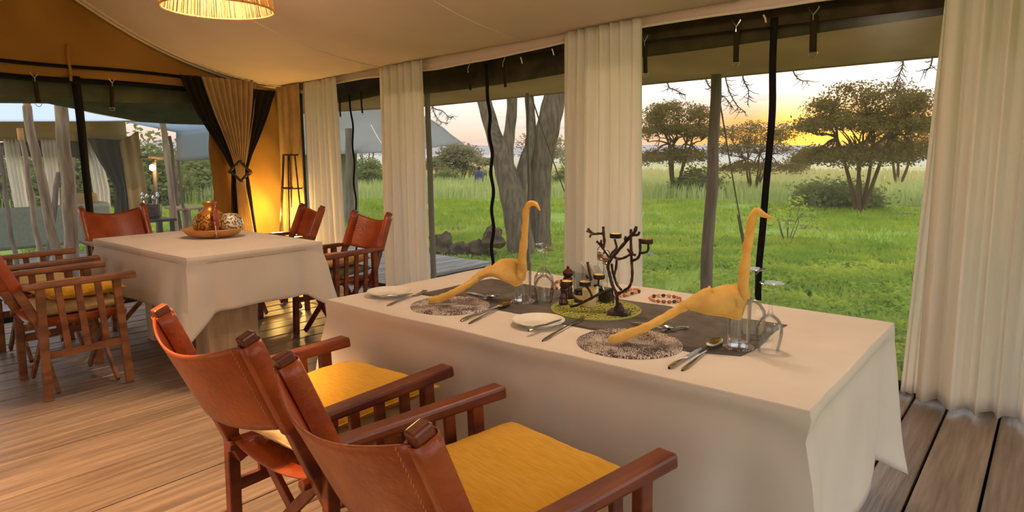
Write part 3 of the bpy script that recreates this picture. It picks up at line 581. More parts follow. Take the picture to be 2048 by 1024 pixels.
# ---------------------------------------------------------------- tables and cloths
def cloth_table(x0, x1, y0, y1, zt, hem, cdrop, label, seed=0, flare=0.05, rz=0, seg=None):
    cx, cy = (x0+x1)/2, (y0+y1)/2; hx, hy = (x1-x0)/2, (y1-y0)/2; rr = 0.012
    n1, n2 = 44, 26
    per = []   # (x, y, nx, ny, corner weight)
    def side(p, q, nrm, n):
        for i in range(n):
            t = i/n; x_ = lerp(p[0], q[0], t); y_ = lerp(p[1], q[1], t); d = min(t, 1-t)*math.hypot(q[0]-p[0], q[1]-p[1])
            per.append((x_, y_, nrm[0], nrm[1], d))
    for p, q, nn, n in (((-hx, -hy), (hx, -hy), (0, -1), n1), ((hx, -hy), (hx, hy), (1, 0), n2), ((hx, hy), (-hx, hy), (0, 1), n1), ((-hx, hy), (-hx, -hy), (-1, 0), n2)): side(p, q, nn, n)
    cor = [(-hx, -hy, -1, -1), (hx, -hy, 1, -1), (hx, hy, 1, 1), (-hx, hy, -1, 1)]
    NP = len(per); VS = [0, .012, .03, .06, .09, .12]+[.12+.88*k/15 for k in range(1, 16)]; mb = MB(); nv = len(VS)-1
    rows = []
    for j in range(nv+1):
        v = VS[j]; row = []
        for i, (x_, y_, nx, ny, d) in enumerate(per):
            cw = math.exp(-(d/0.09)**2); sgx = 1 if x_ > 0 else -1; sgy = 1 if y_ > 0 else -1
            H = (zt-hem)+cdrop*max(0, 1-d/0.15)
            dz = v*H
            fx = (math.sin(i*0.55+seed)+0.7*math.sin(i*0.23+seed*2.1))*0.008*v*v+0.012*nz(x_*4+seed, y_*4, v*2)*v
            # valley on either side of the corner cone
            val = -0.025*math.exp(-((d-0.16)/0.05)**2)*v
            outw = ramp([(0, 0), (.03, .004), (.12, -.010), (.3, 0.006), (1, .03)], v)+fx+val
            ox = nx*outw+sgx*cw*flare*v*1.2; oy = ny*outw+sgy*cw*flare*v*1.2
            if j == 0: ox = nx*0.0; oy = ny*0.0
            px, py = x_+ox, y_+oy
            row.append((px, py, zt-dz-(0.010 if j else 0.004)-0.004*nz(x_*3+seed, y_*3, v*3)))
        rows.append(row)
    for row in rows: mb.v += row
    for j in range(nv):
        for i in range(NP):
            a = j*NP+i; b = j*NP+(i+1) % NP; mb.f.append((a, b, b+NP, a+NP))
    # top
    o = len(mb.v); gx, gy = n1, n2
    def top(i, j):
        if j == 0: return i if i < gx else gx
        if i == gx: return gx+j if j < gy else gx+gy
        if j == gy: return gx+gy+(gx-i)
        if i == 0: return 2*gx+gy+(gy-j)
        return o+(j-1)*(gx-1)+(i-1)
    for j in range(1, gy):
        for i in range(1, gx):
            x_ = lerp(-hx, hx, i/gx); y_ = lerp(-hy, hy, j/gy); mb.v.append((x_, y_, zt+0.0008*nz(x_*6, y_*6, seed)))
    def ti(i, j):
        if (i, j) == (0, 0): return 0
        return top(i, j) % NP if top(i, j) < NP+1 and (i in (0, gx) or j in (0, gy)) else top(i, j)
    for j in range(gy):
        for i in range(gx): mb.f.append((ti(i, j), ti(i+1, j), ti(i+1, j+1), ti(i, j+1)))
    ob = mb.build('tablecloth', 'cloth', angle=75, solid=0.003); ob.location = (cx, cy, 0); ob.rotation_euler.z = rz
    tag(ob, label, 'tablecloth'); return ob
def table_under(x0, x1, y0, y1, zt, label, peds, legs, m='pale_wood', rz=0):
    t = empty('dining_table', ((x0+x1)/2, (y0+y1)/2, 0), rz, label, 'table'); hx, hy = (x1-x0)/2-0.006, (y1-y0)/2-0.006
    MB().box(-hx, hx, -hy, hy, zt-0.05, zt-0.012).build('tabletop', m, t, bevel=0.004, smooth=False)
    for (a, b, c, d) in peds: MB().box(a-(x0+x1)/2, b-(x0+x1)/2, c-(y0+y1)/2, d-(y0+y1)/2, 0.0, zt-0.05).build('leg', 'pale_wood', t, bevel=0.006, smooth=False)
    for sx in (-1, 1):
        for sy in (-1, 1):
            if legs: MB().box(sx*(hx-0.09)-0.035, sx*(hx-0.09)+0.035, sy*(hy-0.09)-0.035, sy*(hy-0.09)+0.035, 0, zt-0.05).build('leg', 'dark_wood', t, bevel=0.004, smooth=False)
    return t
T1 = (-2.325, -0.41, 1.652, 2.722); T2 = (-5.23, -3.86, 1.80, 2.72); ZT = 0.76
table_under(*T1, ZT, 'long dining table under the white cloth in the foreground', [], True)
cloth_table(*T1, ZT, 0.30, 0.14, 'long cream tablecloth over the foreground table', 1, 0.055)
table_under(*T2, ZT, 'smaller dining table with pale slab legs at the back left', [(-4.36, -4.17, 2.05, 2.40), (-5.1, -4.98, 2.05, 2.40)], False)
cloth_table(*T2, ZT, 0.43, 0.15, 'white tablecloth on the back table carrying the wooden bowl', 5, 0.05)

# ---------------------------------------------------------------- chairs
def make_chair(W, label, m='chair_wood', cc=True):
    r = empty('dining_chair', (0, 0, 0), 0, label, 'chair', 'leather sling dining chairs'); h = W/2
    YB, YFt = -0.20, 0.21
    for s in (-1, 1):
        x_ = s*h; xi = s*(h-0.032)
        MB().bar((x_, YFt, 0), (x_, YFt-0.025, 0.635), 0.032, 0.042).build('leg', m, r, smooth=False, bevel=0.004)
        MB().bar((x_, YB-0.005, 0), (x_, YB+0.01, 0.635), 0.032, 0.042).build('leg', m, r, smooth=False, bevel=0.004)
        # back post, leaning
        MB().bar((xi, YB+0.025, 0.36), (xi, YB-0.205, 0.915), 0.034, 0.044).build('back_post', m, r, smooth=False, bevel=0.005)
        pts = MB().hexa([(x_-0.03, -0.27, 0.632), (x_+0.03, -0.27, 0.632), (x_+0.03, 0.29, 0.632), (x_-0.03, 0.29, 0.632), (x_-0.028, -0.27, 0.66), (x_+0.028, -0.27, 0.66), (x_+0.028, 0.285, 0.672), (x_-0.028, 0.285, 0.672)])
        pts.build('armrest', m, r, smooth=False, bevel=0.009)
        for k, yy in enumerate((-0.095, 0.0, 0.1)): MB().bar((x_, yy+0.01, 0.26), (x_, yy-0.012, 0.635), 0.016, 0.034).build('slat', m, r, smooth=False, bevel=0.002)
        MB().bar((x_, YB, 0.255), (x_, YFt-0.01, 0.265), 0.022, 0.042).build('side_rail', m, r, smooth=False, bevel=0.003)
        MB().tube([(s*(h-0.07), -0.245, 0.43), (s*(h-0.07), 0.245, 0.43)], 0.019, 6).build('seat_rail', m, r, smooth=False, bevel=0.003)
    for k, yy in enumerate((YB+0.045, YFt-0.06)):
        for s in (-1, 1): MB().bar((s*(h-0.045), yy+s*0.011, 0.02), (-s*(h-0.07), yy+s*0.011, 0.425), 0.02, 0.036, side=(0, 1, 0)).build('cross_leg', m, r, smooth=False, bevel=0.003)
    # leather seat sling
    hs = h-0.055
    def sf(u, v):
        x_ = lerp(-hs, hs, u); return (x_, lerp(-0.225, 0.225, v), 0.449-0.035*(1-(2*u-1)**2)-0.0)
    sg = MB().grid(sf, 14, 8).build('seat', 'leather', r, solid=0.005)
    for s in (-1, 1): MB().tube([(s*(h-0.07), -0.2, 0.43), (s*(h-0.07), 0.2, 0.43)], 0.0235, 10, cap=False).build('sleeve', 'leather', sg, solid=0.002)
    # leather back, wrapped over the posts
    def postp(t): return Vector((0, lerp(YB+0.025, YB-0.205, t), lerp(0.36, 0.915, t)))
    t0, t1 = 0.50, 0.955
    hb = h-0.032
    def bf(u, v):
        a = 2*u-1; t = lerp(t0, t1-0.035*(1-a*a)**1.5*1.2, v)
        p = postp(t); sag = 0.075*(1-a*a)
        x_ = a*(hb+0.0)
        return (x_, p.y-0.026-sag*0.9*(0.75+0.25*v)+0.026*abs(a)**6*0, p.z-sag*0.35)
    bk = MB().grid(bf, 24, 12).build('backrest', 'leather', r, solid=0.006)
    for s in (-1, 1):
        sl = MB(); n = 14
        def fsl(u, v, s=s):
            a = 2*pi*u; t = lerp(t0-0.01, t1+0.012, v); p = postp(t); ca, sa = math.cos(a), math.sin(a)
            k = 1/(abs(ca)**4+abs(sa)**4)**0.25
            return (s*hb+0.0215*ca*k, p.y+0.027*sa*k, p.z+0.01*sa*k)
        sl.grid(fsl, 16, 8, closed=True).build('sleeve', 'leather', bk, solid=0.003)
        st = MB()
        for k in range(22):
            t = lerp(t0+0.01, t1-0.01, k/21); p = postp(t); q = Vector(bf(0.5+s*0.455, (t-t0)/(t1-t0)))
            st.tube([q+Vector((0, -0.0045, -0.004)), q+Vector((0, -0.0045, 0.004))], 0.0011, 4)
        for k in range(9):
            a = lerp(-0.9, 0.9, k/8); p = postp(t0+0.05); st.tube([Vector((s*hb+0.02*a-0.0015, p.y-0.0305, p.z)), Vector((s*hb+0.02*a+0.0015, p.y-0.0305, p.z))], 0.0011, 4)
        tag(st.build('stitching', 'stitch', bk), kind='stuff')
        pe = postp(1.0); MB().bar(Vector((s*hb, pe.y, pe.z))-Vector((0, -0.0157, 0.0379)), (s*hb, pe.y-0.0015, pe.z+0.0035), 0.0345, 0.0445).build('post_cap', m, r, smooth=False, bevel=0.006)
    return r
def put(r, x, y, rz): r.location = (x, y, 0); r.rotation_euler = (0, 0, rz); return r
def dup(src, x, y, rz, label): c = copy_tree(src); c['label'] = label; return put(c, x, y, rz)
chE = make_chair(0.61, 'nearest leather sling chair, standing at the long table with a yellow cushion')
put(chE, -1.005, 1.18, math.radians(-9))
chE1 = put(make_chair(0.545, 'leather sling chair in the foreground, left one of the two at the long table'), -1.795, 1.262, 0)
chA = make_chair(0.53, 'leather sling chair seen side on, nearest at the near side of the back table', 'chair_wood_pale')
put(chA, -4.48, 1.375, math.radians(-3))
chA2 = dup(chA, -5.27, 1.47, math.radians(-3), 'leather sling chair half hidden behind the side on chair at the back table')
chD = make_chair(0.455, 'leather sling chair in front of the narrow window facing the back table')
put(chD, -4.165, 3.045, math.radians(180+6)); chD.scale = (.96, 1, .97)
chD2 = dup(chD, -5.19, 3.14, math.radians(180-8), 'leather sling chair in the far corner beside the wire lantern')
chC = dup(chA, -5.72, 2.26, math.radians(-92), 'leather sling chair at the head of the back table, only its back showing')

def cushion(parent_loc, rz, z, W, D, H, label, m='cushion', seed=0):
    hw, hd = W/2, D/2; N_ = 18; mb = MB()
    def f(u, v, top):
        a, b = 2*u-1, 2*v-1
        e_ = ((1-abs(a)**4)*(1-abs(b)**4))**0.42
        pin = 1-0.05*(1-abs(a))*abs(b)**2; pin2 = 1-0.05*(1-abs(b))*abs(a)**2
        x_ = hw*a*pin2; y_ = hd*b*pin
        zz = H/2*e_*(1 if top else -1)*(1+0.10*nz(a*2+seed, b*2, seed))+0.0035*nz(a*5+seed, b*5)
        return (x_, y_, zz+H/2)
    for top in (1, 0):
        s0 = len(mb.v); mb.grid(lambda u, v: f(u, v, top), N_, N_)
    o = mb.build('seat_cushion', m, smooth=True, angle=80)
    bm = bmesh.new(); bm.from_mesh(o.data); bmesh.ops.remove_doubles(bm, verts=bm.verts, dist=0.0005); bmesh.ops.recalc_face_normals(bm, faces=bm.faces); bm.to_mesh(o.data); bm.free()
    o.data.polygons.foreach_set('use_smooth', [True]*len(o.data.polygons))
    ring = []
    for (u, v) in [(i/12, 0) for i in range(12)]+[(1, i/12) for i in range(12)]+[(1-i/12, 1) for i in range(12)]+[(0, 1-i/12) for i in range(13)]: ring.append(f(u, v, 1))
    MB().tube(ring, 0.0028, 5).build('piping', m, o)
    o.location = (parent_loc[0], parent_loc[1], z); o.rotation_euler = (0, 0, rz)
    return tag(o, label, 'cushion', 'cushions on the chairs')
def on(ch, dy): # point on a chair's seat
    a = ch.rotation_euler.z; return (ch.location.x-math.sin(a)*dy, ch.location.y+math.cos(a)*dy)
cushion(on(chE, 0.03), chE.rotation_euler.z, 0.442, 0.45, 0.44, 0.075, 'lower cushion under the yellow one on the nearest foreground chair', 'cushion_cream', 1)
cushion(on(chE, 0.045), chE.rotation_euler.z+0.02, 0.524, 0.50, 0.49, 0.08, 'yellow cushion on top in the nearest foreground chair', 'cushion', 2)
cushion(on(chE1, 0.02), 0, 0.452, 0.41, 0.44, 0.08, 'cream lower cushion in the left foreground chair, bulging behind its back', 'cushion_cream', 3)
cushion(on(chE1, 0.05), 0.03, 0.54, 0.45, 0.48, 0.075, 'yellow cushion on top in the left foreground chair', 'cushion', 4)
cushion(on(chA, 0.02), chA.rotation_euler.z, 0.445, 0.40, 0.44, 0.08, 'cream lower cushion of the side on chair at the back table', 'cushion_cream', 5)
cushion(on(chA, 0.04), chA.rotation_euler.z+0.1, 0.532, 0.42, 0.40, 0.075, 'yellow upper cushion of the side on chair at the back table', 'cushion', 6)
cushion(on(chA2, -0.02), chA2.rotation_euler.z, 0.445, 0.40, 0.46, 0.085, 'cream cushion on the half hidden chair at the far left', 'cushion_cream', 7)
cushion(on(chD, 0.0), chD.rotation_euler.z, 0.445, 0.34, 0.44, 0.07, 'green grey lower cushion of the chair before the narrow window', 'cushion_grey', 8)
cushion(on(chD, 0.0), chD.rotation_euler.z, 0.522, 0.34, 0.42, 0.075, 'tan upper cushion of the chair before the narrow window', 'cushion_tan', 9)
cushion(on(chD2, 0.0), chD2.rotation_euler.z, 0.445, 0.34, 0.44, 0.08, 'pale yellow cushion of the chair in the far corner', 'cushion', 10)
# ---------------------------------------------------------------- pendant lamp
pc = Vector((-3.93, 2.13, 2.19))
pend = empty('pendant_lamp', pc, 0, 'round straw pendant lamp hanging under the cream ceiling', 'lamp')
R_ = 0.31
MB().tube([(R_*math.cos(2*pi*k/48), R_*math.sin(2*pi*k/48), 0) for k in range(49)], 0.006, 6, cap=False).tube([(R_*0.8*math.cos(2*pi*k/48), R_*0.8*math.sin(2*pi*k/48), 0.3) for k in range(49)], 0.006, 6, cap=False).build('rim', 'straw', pend)
sm_ = MB()
for k in range(300):
    a = 2*pi*(k+random.uniform(-.4, .4))/300; a2 = a+random.uniform(-.02, .02); r0 = R_+random.uniform(-.006, .008)
    sm_.bar((r0*math.cos(a), r0*math.sin(a), random.uniform(-0.004, 0.006)), (r0*0.8*math.cos(a2), r0*0.8*math.sin(a2), 0.3), 0.0055, 0.002, side=(-math.sin(a), math.cos(a), 0))
tag(sm_.build('straw_fringe', 'straw', pend, smooth=False), kind='stuff')
MB().lathe([(0.0, -0.045), (0.03, -0.035), (0.042, 0), (0.03, 0.035), (0.015, 0.06), (0.014, 0.1)], (0, 0, 0.17), 16).build('bulb', 'bulb', pend)
MB().tube([(0, 0, 0.27), (0, 0, 0.5)], 0.004, 6).tube([(-R_*0.8, 0, 0.3), (R_*0.8, 0, 0.3)], 0.004, 6).build('cord', 'binding_black', pend)

# ---------------------------------------------------------------- wire floor lantern in the corner
fl_ = empty('floor_lantern', (-6.17, 4.02, 0), 0, 'tall tapered wire lantern glowing in the far corner', 'lamp')
for k in range(7):
    a = 2*pi*k/7; MB().tube([(0.2*math.cos(a), 0.2*math.sin(a), 0.02), (0.075*math.cos(a), 0.075*math.sin(a), 1.32)], 0.008, 6).build('rod', 'iron', fl_)
for z_ in (0.03, 0.5, 0.98, 1.32):
    r_ = lerp(0.2, 0.075, z_/1.32); MB().tube([(r_*math.cos(2*pi*k/24), r_*math.sin(2*pi*k/24), z_) for k in range(25)], 0.008, 6, cap=False).build('ring', 'iron', fl_)
MB().lathe([(0.0, 0), (0.045, 0), (0.05, 0.02), (0.045, 0.12), (0.02, 0.15), (0, 0.15)], (0, 0, 0.42), 16).build('bulb', 'bulb', fl_)
MB().tube([(0, 0, 0.0), (0, 0, 0.42)], 0.012, 8).lathe([(0.0, 0), (0.1, 0), (0.1, 0.015), (0, 0.02)], (0, 0, 0), 20).build('base', 'iron', fl_)
for (x_, y_, z_, p_) in ((-6.2, 3.84, 0.72, 17), (-6.05, 4.0, 0.35, 6)):
    ld = bpy.data.lights.new('lantern_light', 'POINT'); ld.energy = p_; ld.color = (1, 0.62, 0.16); ld.shadow_soft_size = 0.05
    lo = bpy.data.objects.new('lantern_light', ld); C.objects.link(lo); lo.location = (x_, y_, z_)

# ---------------------------------------------------------------- back table centrepiece
bz = ZT+0.004
bc = atZ(419, 470, bz); bc = Vector((-4.63, 2.36, bz))
bo = empty('wooden_bowl', bc, math.radians(52), 'oval wooden tray bowl on the back table', 'bowl')
MB().lathe([(0.0, 0.0), (0.10, 0.0), (0.16, 0.018), (0.20, 0.055), (0.205, 0.058), (0.20, 0.062), (0.155, 0.026), (0.09, 0.012), (0.0, 0.010)], n=40).build('bowl', 'bowl_wood', bo)
bo.scale = (1.03, 0.80, 1)
t_ = RT.copy(); dp = HD.copy()
def onb(a, d, z=0.012): v = bc+t_*a+dp*d; return (v.x, v.y, bz+z)
v1 = empty('gold_vase', onb(-0.015, 0.0), 0, 'gold pierced round vase with flared neck in the wooden bowl', 'vase')
MB().lathe([(0.0, 0), (0.07, 0.0), (0.105, 0.03), (0.12, 0.08), (0.112, 0.12), (0.085, 0.155)], n=36).build('body', 'gold_metal', v1)
MB().lathe([(0.085, 0.155), (0.06, 0.172), (0.042, 0.187), (0.036, 0.205), (0.043, 0.222), (0.054, 0.235), (0.05, 0.235), (0.036, 0.215), (0.03, 0.2), (0.0, 0.18)], n=36).build('neck', 'gold_plain', v1)
v2 = empty('lace_orb', onb(0.115, 0.03), 0, 'pale pierced metal orb behind the gold vase', 'ornament')
MB().lathe([(0.0, 0.0), (0.05, 0.006), (0.078, 0.035), (0.088, 0.075), (0.08, 0.115), (0.05, 0.148), (0.0, 0.156)], n=30).build('orb', 'silver_lace', v2)
v3 = empty('carved_figurine', onb(0.07, -0.105), 0, 'slim red wooden carved figurine leaning in the bowl', 'figurine')
MB().tube([(0, 0, 0), (0.002, 0, 0.04), (0, 0, 0.09), (0.003, 0, 0.13), (0, 0, 0.17), (-0.012, 0, 0.195), (-0.014, 0, 0.205)], [0.022, 0.018, 0.022, 0.018, 0.024, 0.016, 0.009], 10).build('body', 'red_carving', v3)
MB().lathe([(0.0, 0), (0.011, 0.006), (0.015, 0.022), (0.011, 0.042), (0.004, 0.056), (0, 0.06)], (-0.016, 0, 0.2), 12).build('head', 'red_carving', v3)
MB().tube([(-0.02, -0.012, 0.175), (-0.03, -0.02, 0.12), (0.0, -0.03, 0.1)], [0.008, 0.006, 0.005], 8).tube([(0.02, -0.012, 0.175), (0.032, -0.02, 0.12), (0.01, -0.03, 0.1)], [0.008, 0.006, 0.005], 8).build('arms', 'red_carving', v3)
MB().tube([(0.014, -0.02, 0.18), (0.042, -0.02, 0.0)], 0.003, 6).build('stick', 'silver_lace', v3)

# ---------------------------------------------------------------- foreground table setting
zt = ZT+0.0022
rp = [(-2.02, 2.44), (-2.07, 1.96), (-0.80, 1.90), (-0.69, 1.955), (-0.655, 2.37), (-0.75, 2.42)]
def rfn(u, v):
    x_ = lerp(-2.10+0.03*v, -0.69-0.0*v, u); y0_ = ramp([(0, 1.955), (.5, 1.94), (.9, 1.90), (1, 1.95)], u); y_ = lerp(y0_, 2.41, v)
    return (x_+0.01*math.sin(v*6), y_+0.006*math.sin(u*21), zt+0.0015+0.0022*max(0, nz(x_*9, y_*4)))
rn = MB().grid(rfn, 60, 14).build('table_runner', 'runner', solid=0.0014); tag(rn, 'grey table runner laid along the foreground table', 'table runner')
zr = zt+0.0032
def beadmat(x, y, r, z, name, m, label, cat, rings=30, group=None, seed=0):
    prof = [(0.0, 0.004)]
    for k in range(rings*2+1):
        q = r*k/(rings*2); prof.append((max(q, 1e-4), 0.0022+(0.0030 if k % 2 else 0.0)))
    prof += [(r, 0.0)]
    o = MB().lathe(prof, (0, 0, 0), 72, jit=lambda a, z_: 1+0.012*math.sin(3*a+seed)+0.008*math.sin(7*a+seed)).build(name, m); o.location = (x, y, z)
    return tag(o, label, cat, group)
beadmat(-1.835, 1.885, 0.158, zt, 'placemat', 'beads', 'round beaded brown and white placemat under the left bird napkin', 'placemat', group='beaded placemats', seed=1)
beadmat(-1.02, 1.868, 0.168, zt, 'placemat', 'beads', 'round beaded brown and white placemat under the right bird napkin', 'placemat', group='beaded placemats', seed=2)
# perforated green mat
def green_mat(cx, cy, r, z):
    rd = random.Random(4); pts = []; n = 40
    for k in range(n): pts.append((math.cos(2*pi*k/n)*r*0.965, math.sin(2*pi*k/n)*r*0.965))
    tries = 0
    while len(pts) < 170 and tries < 30000:
        tries += 1; a = rd.uniform(0, 2*pi); q = r*0.93*math.sqrt(rd.random()); p = (q*math.cos(a), q*math.sin(a))
        if all((p[0]-s[0])**2+(p[1]-s[1])**2 > 0.0225**2 for s in pts): pts.append(p)
    vs, es, fs, *_ = delaunay_2d_cdt([Vector(p) for p in pts], [], [], 0, 1e-5)
    mb = MB(); used = set()
    for f_ in fs:
        for a, b in ((f_[0], f_[1]), (f_[1], f_[2]), (f_[2], f_[0])):
            k = (min(a, b), max(a, b))
            if k in used or rd.random() < 0.08: continue
            used.add(k); mb.bar((vs[a].x, vs[a].y, 0.0015), (vs[b].x, vs[b].y, 0.0015), 0.0050, 0.0028, side=(-(vs[b].y-vs[a].y), vs[b].x-vs[a].x, 0))
    t = empty('green_mat', (cx, cy, z), 0, 'round lime green cutout felt mat under the candle holder', 'placemat')
    tag(mb.build('lattice', 'green_felt', t, smooth=False), kind='stuff')
    MB().tube([(math.cos(2*pi*k/64)*r, math.sin(2*pi*k/64)*r, 0.0015) for k in range(65)], 0.0042, 6, cap=False, flat=0.5).build('rim', 'green_felt', t)
green_mat(-1.345, 2.185, 0.172, zr)
zg = zr+0.004
def coaster(x, y, label): beadmat(x, y, 0.048, zr, 'coaster', 'coaster_beads', label, 'coaster', 9, 'beaded coasters')
c1 = atZ(1046, 603, zr); c2 = atZ(1476, 694, zr)
coaster(c1.x, c1.y, 'beaded coaster under the tumbler at the left place'); coaster(c2.x, c2.y, 'beaded coaster under the tumbler at the right place')
def plate(x, y, r, label):
    o = MB().lathe([(0.0, 0.0), (r*0.6, 0.0), (r*0.63, 0.003), (r, 0.019), (r*1.003, 0.0205), (r, 0.0215), (r*0.66, 0.007), (r*0.58, 0.0045), (0.0, 0.0045)], (0, 0, 0), 48).build('side_plate', 'china'); o.location = (x, y, zt)
    return tag(o, label, 'plate', 'white side plates')
p1 = (-2.175, 1.862); p2 = (-1.385, 1.868)
plate(*p1, 0.094, 'white side plate with a butter knife at the far left of the long table'); plate(*p2, 0.094, 'white side plate with a butter knife between the two placemats')

def place_seg(o, a, b, L0=None):
    a, b = Vector(a), Vector(b); d = b-a; o.location = a; o.rotation_euler = (math.asin(max(-1, min(1, d.z/d.length))), 0, math.atan2(-d.x, d.y)); return o
def handle(mb, L, w0, w1, z=0.0, t=0.0035):
    n = 12
    def f(u, v):
        w = lerp(w0, w1, min(1, v*1.15))*(math.sin(min(1, v*12+0.25)*pi/2)) ; z_ = z+0.006*math.sin(v*pi)*0.8
        a = 2*pi*u; return (w*0.5*math.cos(a), v*L, z_+t*0.5*math.sin(a)+t/2)
    mb.grid(f, 10, n, closed=True)
def bowl_sp(mb, y0, L, W, dep):
    def f(u, v, off):
        a = 2*pi*u; r = v; ww = W/2*(1-0.12*math.sin(a))
        return (r*ww*math.cos(a), y0+L/2+r*L/2*math.sin(a), 0.004+off-dep*(1-r*r)+dep)
    mb.grid(lambda u, v: f(u, v, 0), 24, 8, closed=True)
def fork(a, b, label, m='steel'):
    L = (Vector(b)-Vector(a)).length; r = empty('fork', (0, 0, 0), 0, label, 'fork', 'cutlery'); mb = MB(); handle(mb, L*0.68, 0.017, 0.006); mb.build('handle', m, r)
    h = MB(); y0 = L*0.66
    h.grid(lambda u, v: ((u-0.5)*lerp(0.007, 0.024, min(1, v*1.4)), y0+v*L*0.13, 0.004-0.004*v+0.001*math.cos((u-.5)*3)), 6, 6)
    for k in range(4):
        x_ = (k-1.5)*0.0064; h.bar((x_, y0+L*0.125, 0.001), (x_, y0+L*0.25, 0.001), 0.0038, 0.0014).bar((x_, y0+L*0.25, 0.001), (x_*0.95, L, 0.006), 0.003, 0.0012)
    h.build('tines', m, r, solid=0.0009); return place_seg(r, a, b)
def spoon(a, b, label, m='steel', m2=None):
    L = (Vector(b)-Vector(a)).length; r = empty('spoon', (0, 0, 0), 0, label, 'spoon', 'cutlery'); mb = MB(); handle(mb, L*0.72, 0.017, 0.007); mb.build('handle', m, r)
    h = MB(); bowl_sp(h, L*0.68, L*0.32, 0.042 if L > .19 else 0.03, 0.009); h.build('bowl', m2 or m, r, solid=0.0012); return place_seg(r, a, b)
def knife(a, b, label, m='steel', rel=0.5):
    L = (Vector(b)-Vector(a)).length; r = empty('knife', (0, 0, 0), 0, label, 'knife', 'cutlery'); mb = MB(); handle(mb, L*rel, 0.018, 0.015, t=0.006); mb.build('handle', m, r)
    y0 = L*rel; n = 10
    bl = MB().poly([(-0.0075, y0, 0.002), (0.0075, y0, 0.002), (0.0095, y0+L*0.3*(1-rel)*2, 0.002), (0.006, L-0.012, 0.002), (-0.002, L, 0.002), (-0.0075, L-0.03, 0.002)], (0, 0, 0.0014)); bl.build('blade', m, r, smooth=False); return place_seg(r, a, b)
Z3 = lambda x, y, z=zt+0.0005: atZ(x, y, z)
fork(Z3(775, 612), Z3(851, 583, zt+.004), 'steel fork beside the far left side plate')
knife(Z3(758, 596, zt+.017), Z3(826, 588, zt+.018), 'butter knife resting on the far left side plate')
knife(Z3(922, 643), Z3(1000, 612), 'dinner knife right of the left placemat')
spoon(Z3(938, 648), Z3(1021, 607, zt+.004), 'soup spoon right of the left placemat', m2='spoon_gold')
fork(Z3(1085, 683), Z3(1167, 636, zt+.006), 'steel fork beside the middle side plate')
knife(Z3(1057, 663, zt+.017), Z3(1124, 640, zt+.018), 'butter knife resting on the middle side plate')
knife(Z3(1338, 738), Z3(1404, 697), 'dinner knife right of the right placemat')
spoon(Z3(1364, 742), Z3(1440, 683, zt+.004), 'soup spoon right of the right placemat', m2='spoon_gold')
spoon(Z3(1263, 646, zr+.003), Z3(1352, 663, zt+.006), 'dessert spoon above the right placemat')
fork(Z3(1376, 655, zr+.003), Z3(1322, 664, zt+.006), 'dessert fork above the right placemat')
spoon(Z3(935, 586, zr+.003), Z3(990, 599, zt+.006), 'dessert spoon above the left placemat')
fork(Z3(998, 590, zr+.003), Z3(962, 600, zt+.006), 'dessert fork above the left placemat')

# glasses
def tumbler(x, y, label):
    o = MB().lathe([(0.0, 0.0), (0.031, 0.0), (0.0335, 0.004), (0.0345, 0.155), (0.0335, 0.1555), (0.0325, 0.154), (0.031, 0.016), (0.027, 0.012), (0.0, 0.012)], n=36).build('tumbler', 'glass'); o.location = (x, y, zr+0.0055); return tag(o, label, 'glass', 'tumblers holding bird napkins')
tumbler(c1.x, c1.y, 'straight glass tumbler on the left coaster'); tumbler(c2.x, c2.y, 'straight glass tumbler on the right coaster')
def wine(x, y, z, hgt, label, s=1.0):  # stands upside down on its rim
    k = hgt/0.225
    pr = [(0.031*s, 0.0), (0.0365*s, 0.03), (0.0405*s, 0.062), (0.038*s, 0.088), (0.026*s, 0.108), (0.010*s, 0.122), (0.0048, 0.135), (0.0040, 0.185), (0.0055, 0.205), (0.016, 0.218), (0.036, 0.2225), (0.0365, 0.2235), (0.036, 0.225), (0.0, 0.2248)]
    inner = [(0.0302*s, 0.0), (0.0357*s, 0.03), (0.0397*s, 0.062), (0.0372*s, 0.087), (0.025*s, 0.1065), (0.009*s, 0.119), (0.0, 0.121)]
    prof = [(r, zz*k) for r, zz in inner][::-1]+[(r, zz*k) for r, zz in pr]
    o = MB().lathe(prof, n=36).build('wine_glass', 'glass'); o.location = (x, y, z); return tag(o, label, 'glass', 'upturned wine glasses')
g = atZ(1088, 606, zr); wine(g.x, g.y, zr+.001, 0.215, 'nearer upturned wine glass at the left place')
g = atZ(1079, 597, zr); wine(g.x, g.y+0.03, zr+.001, 0.225, 'upturned wine glass farther back at the left place', 1.05)
g = atZ(1536, 702, zt); wine(g.x, g.y, zt+.001, 0.215, 'nearer upturned wine glass at the right place')
g = atZ(1500, 674, zr); wine(g.x-0.0, g.y+0.01, zr+.001, 0.228, 'upturned wine glass behind the right tumbler', 1.05)

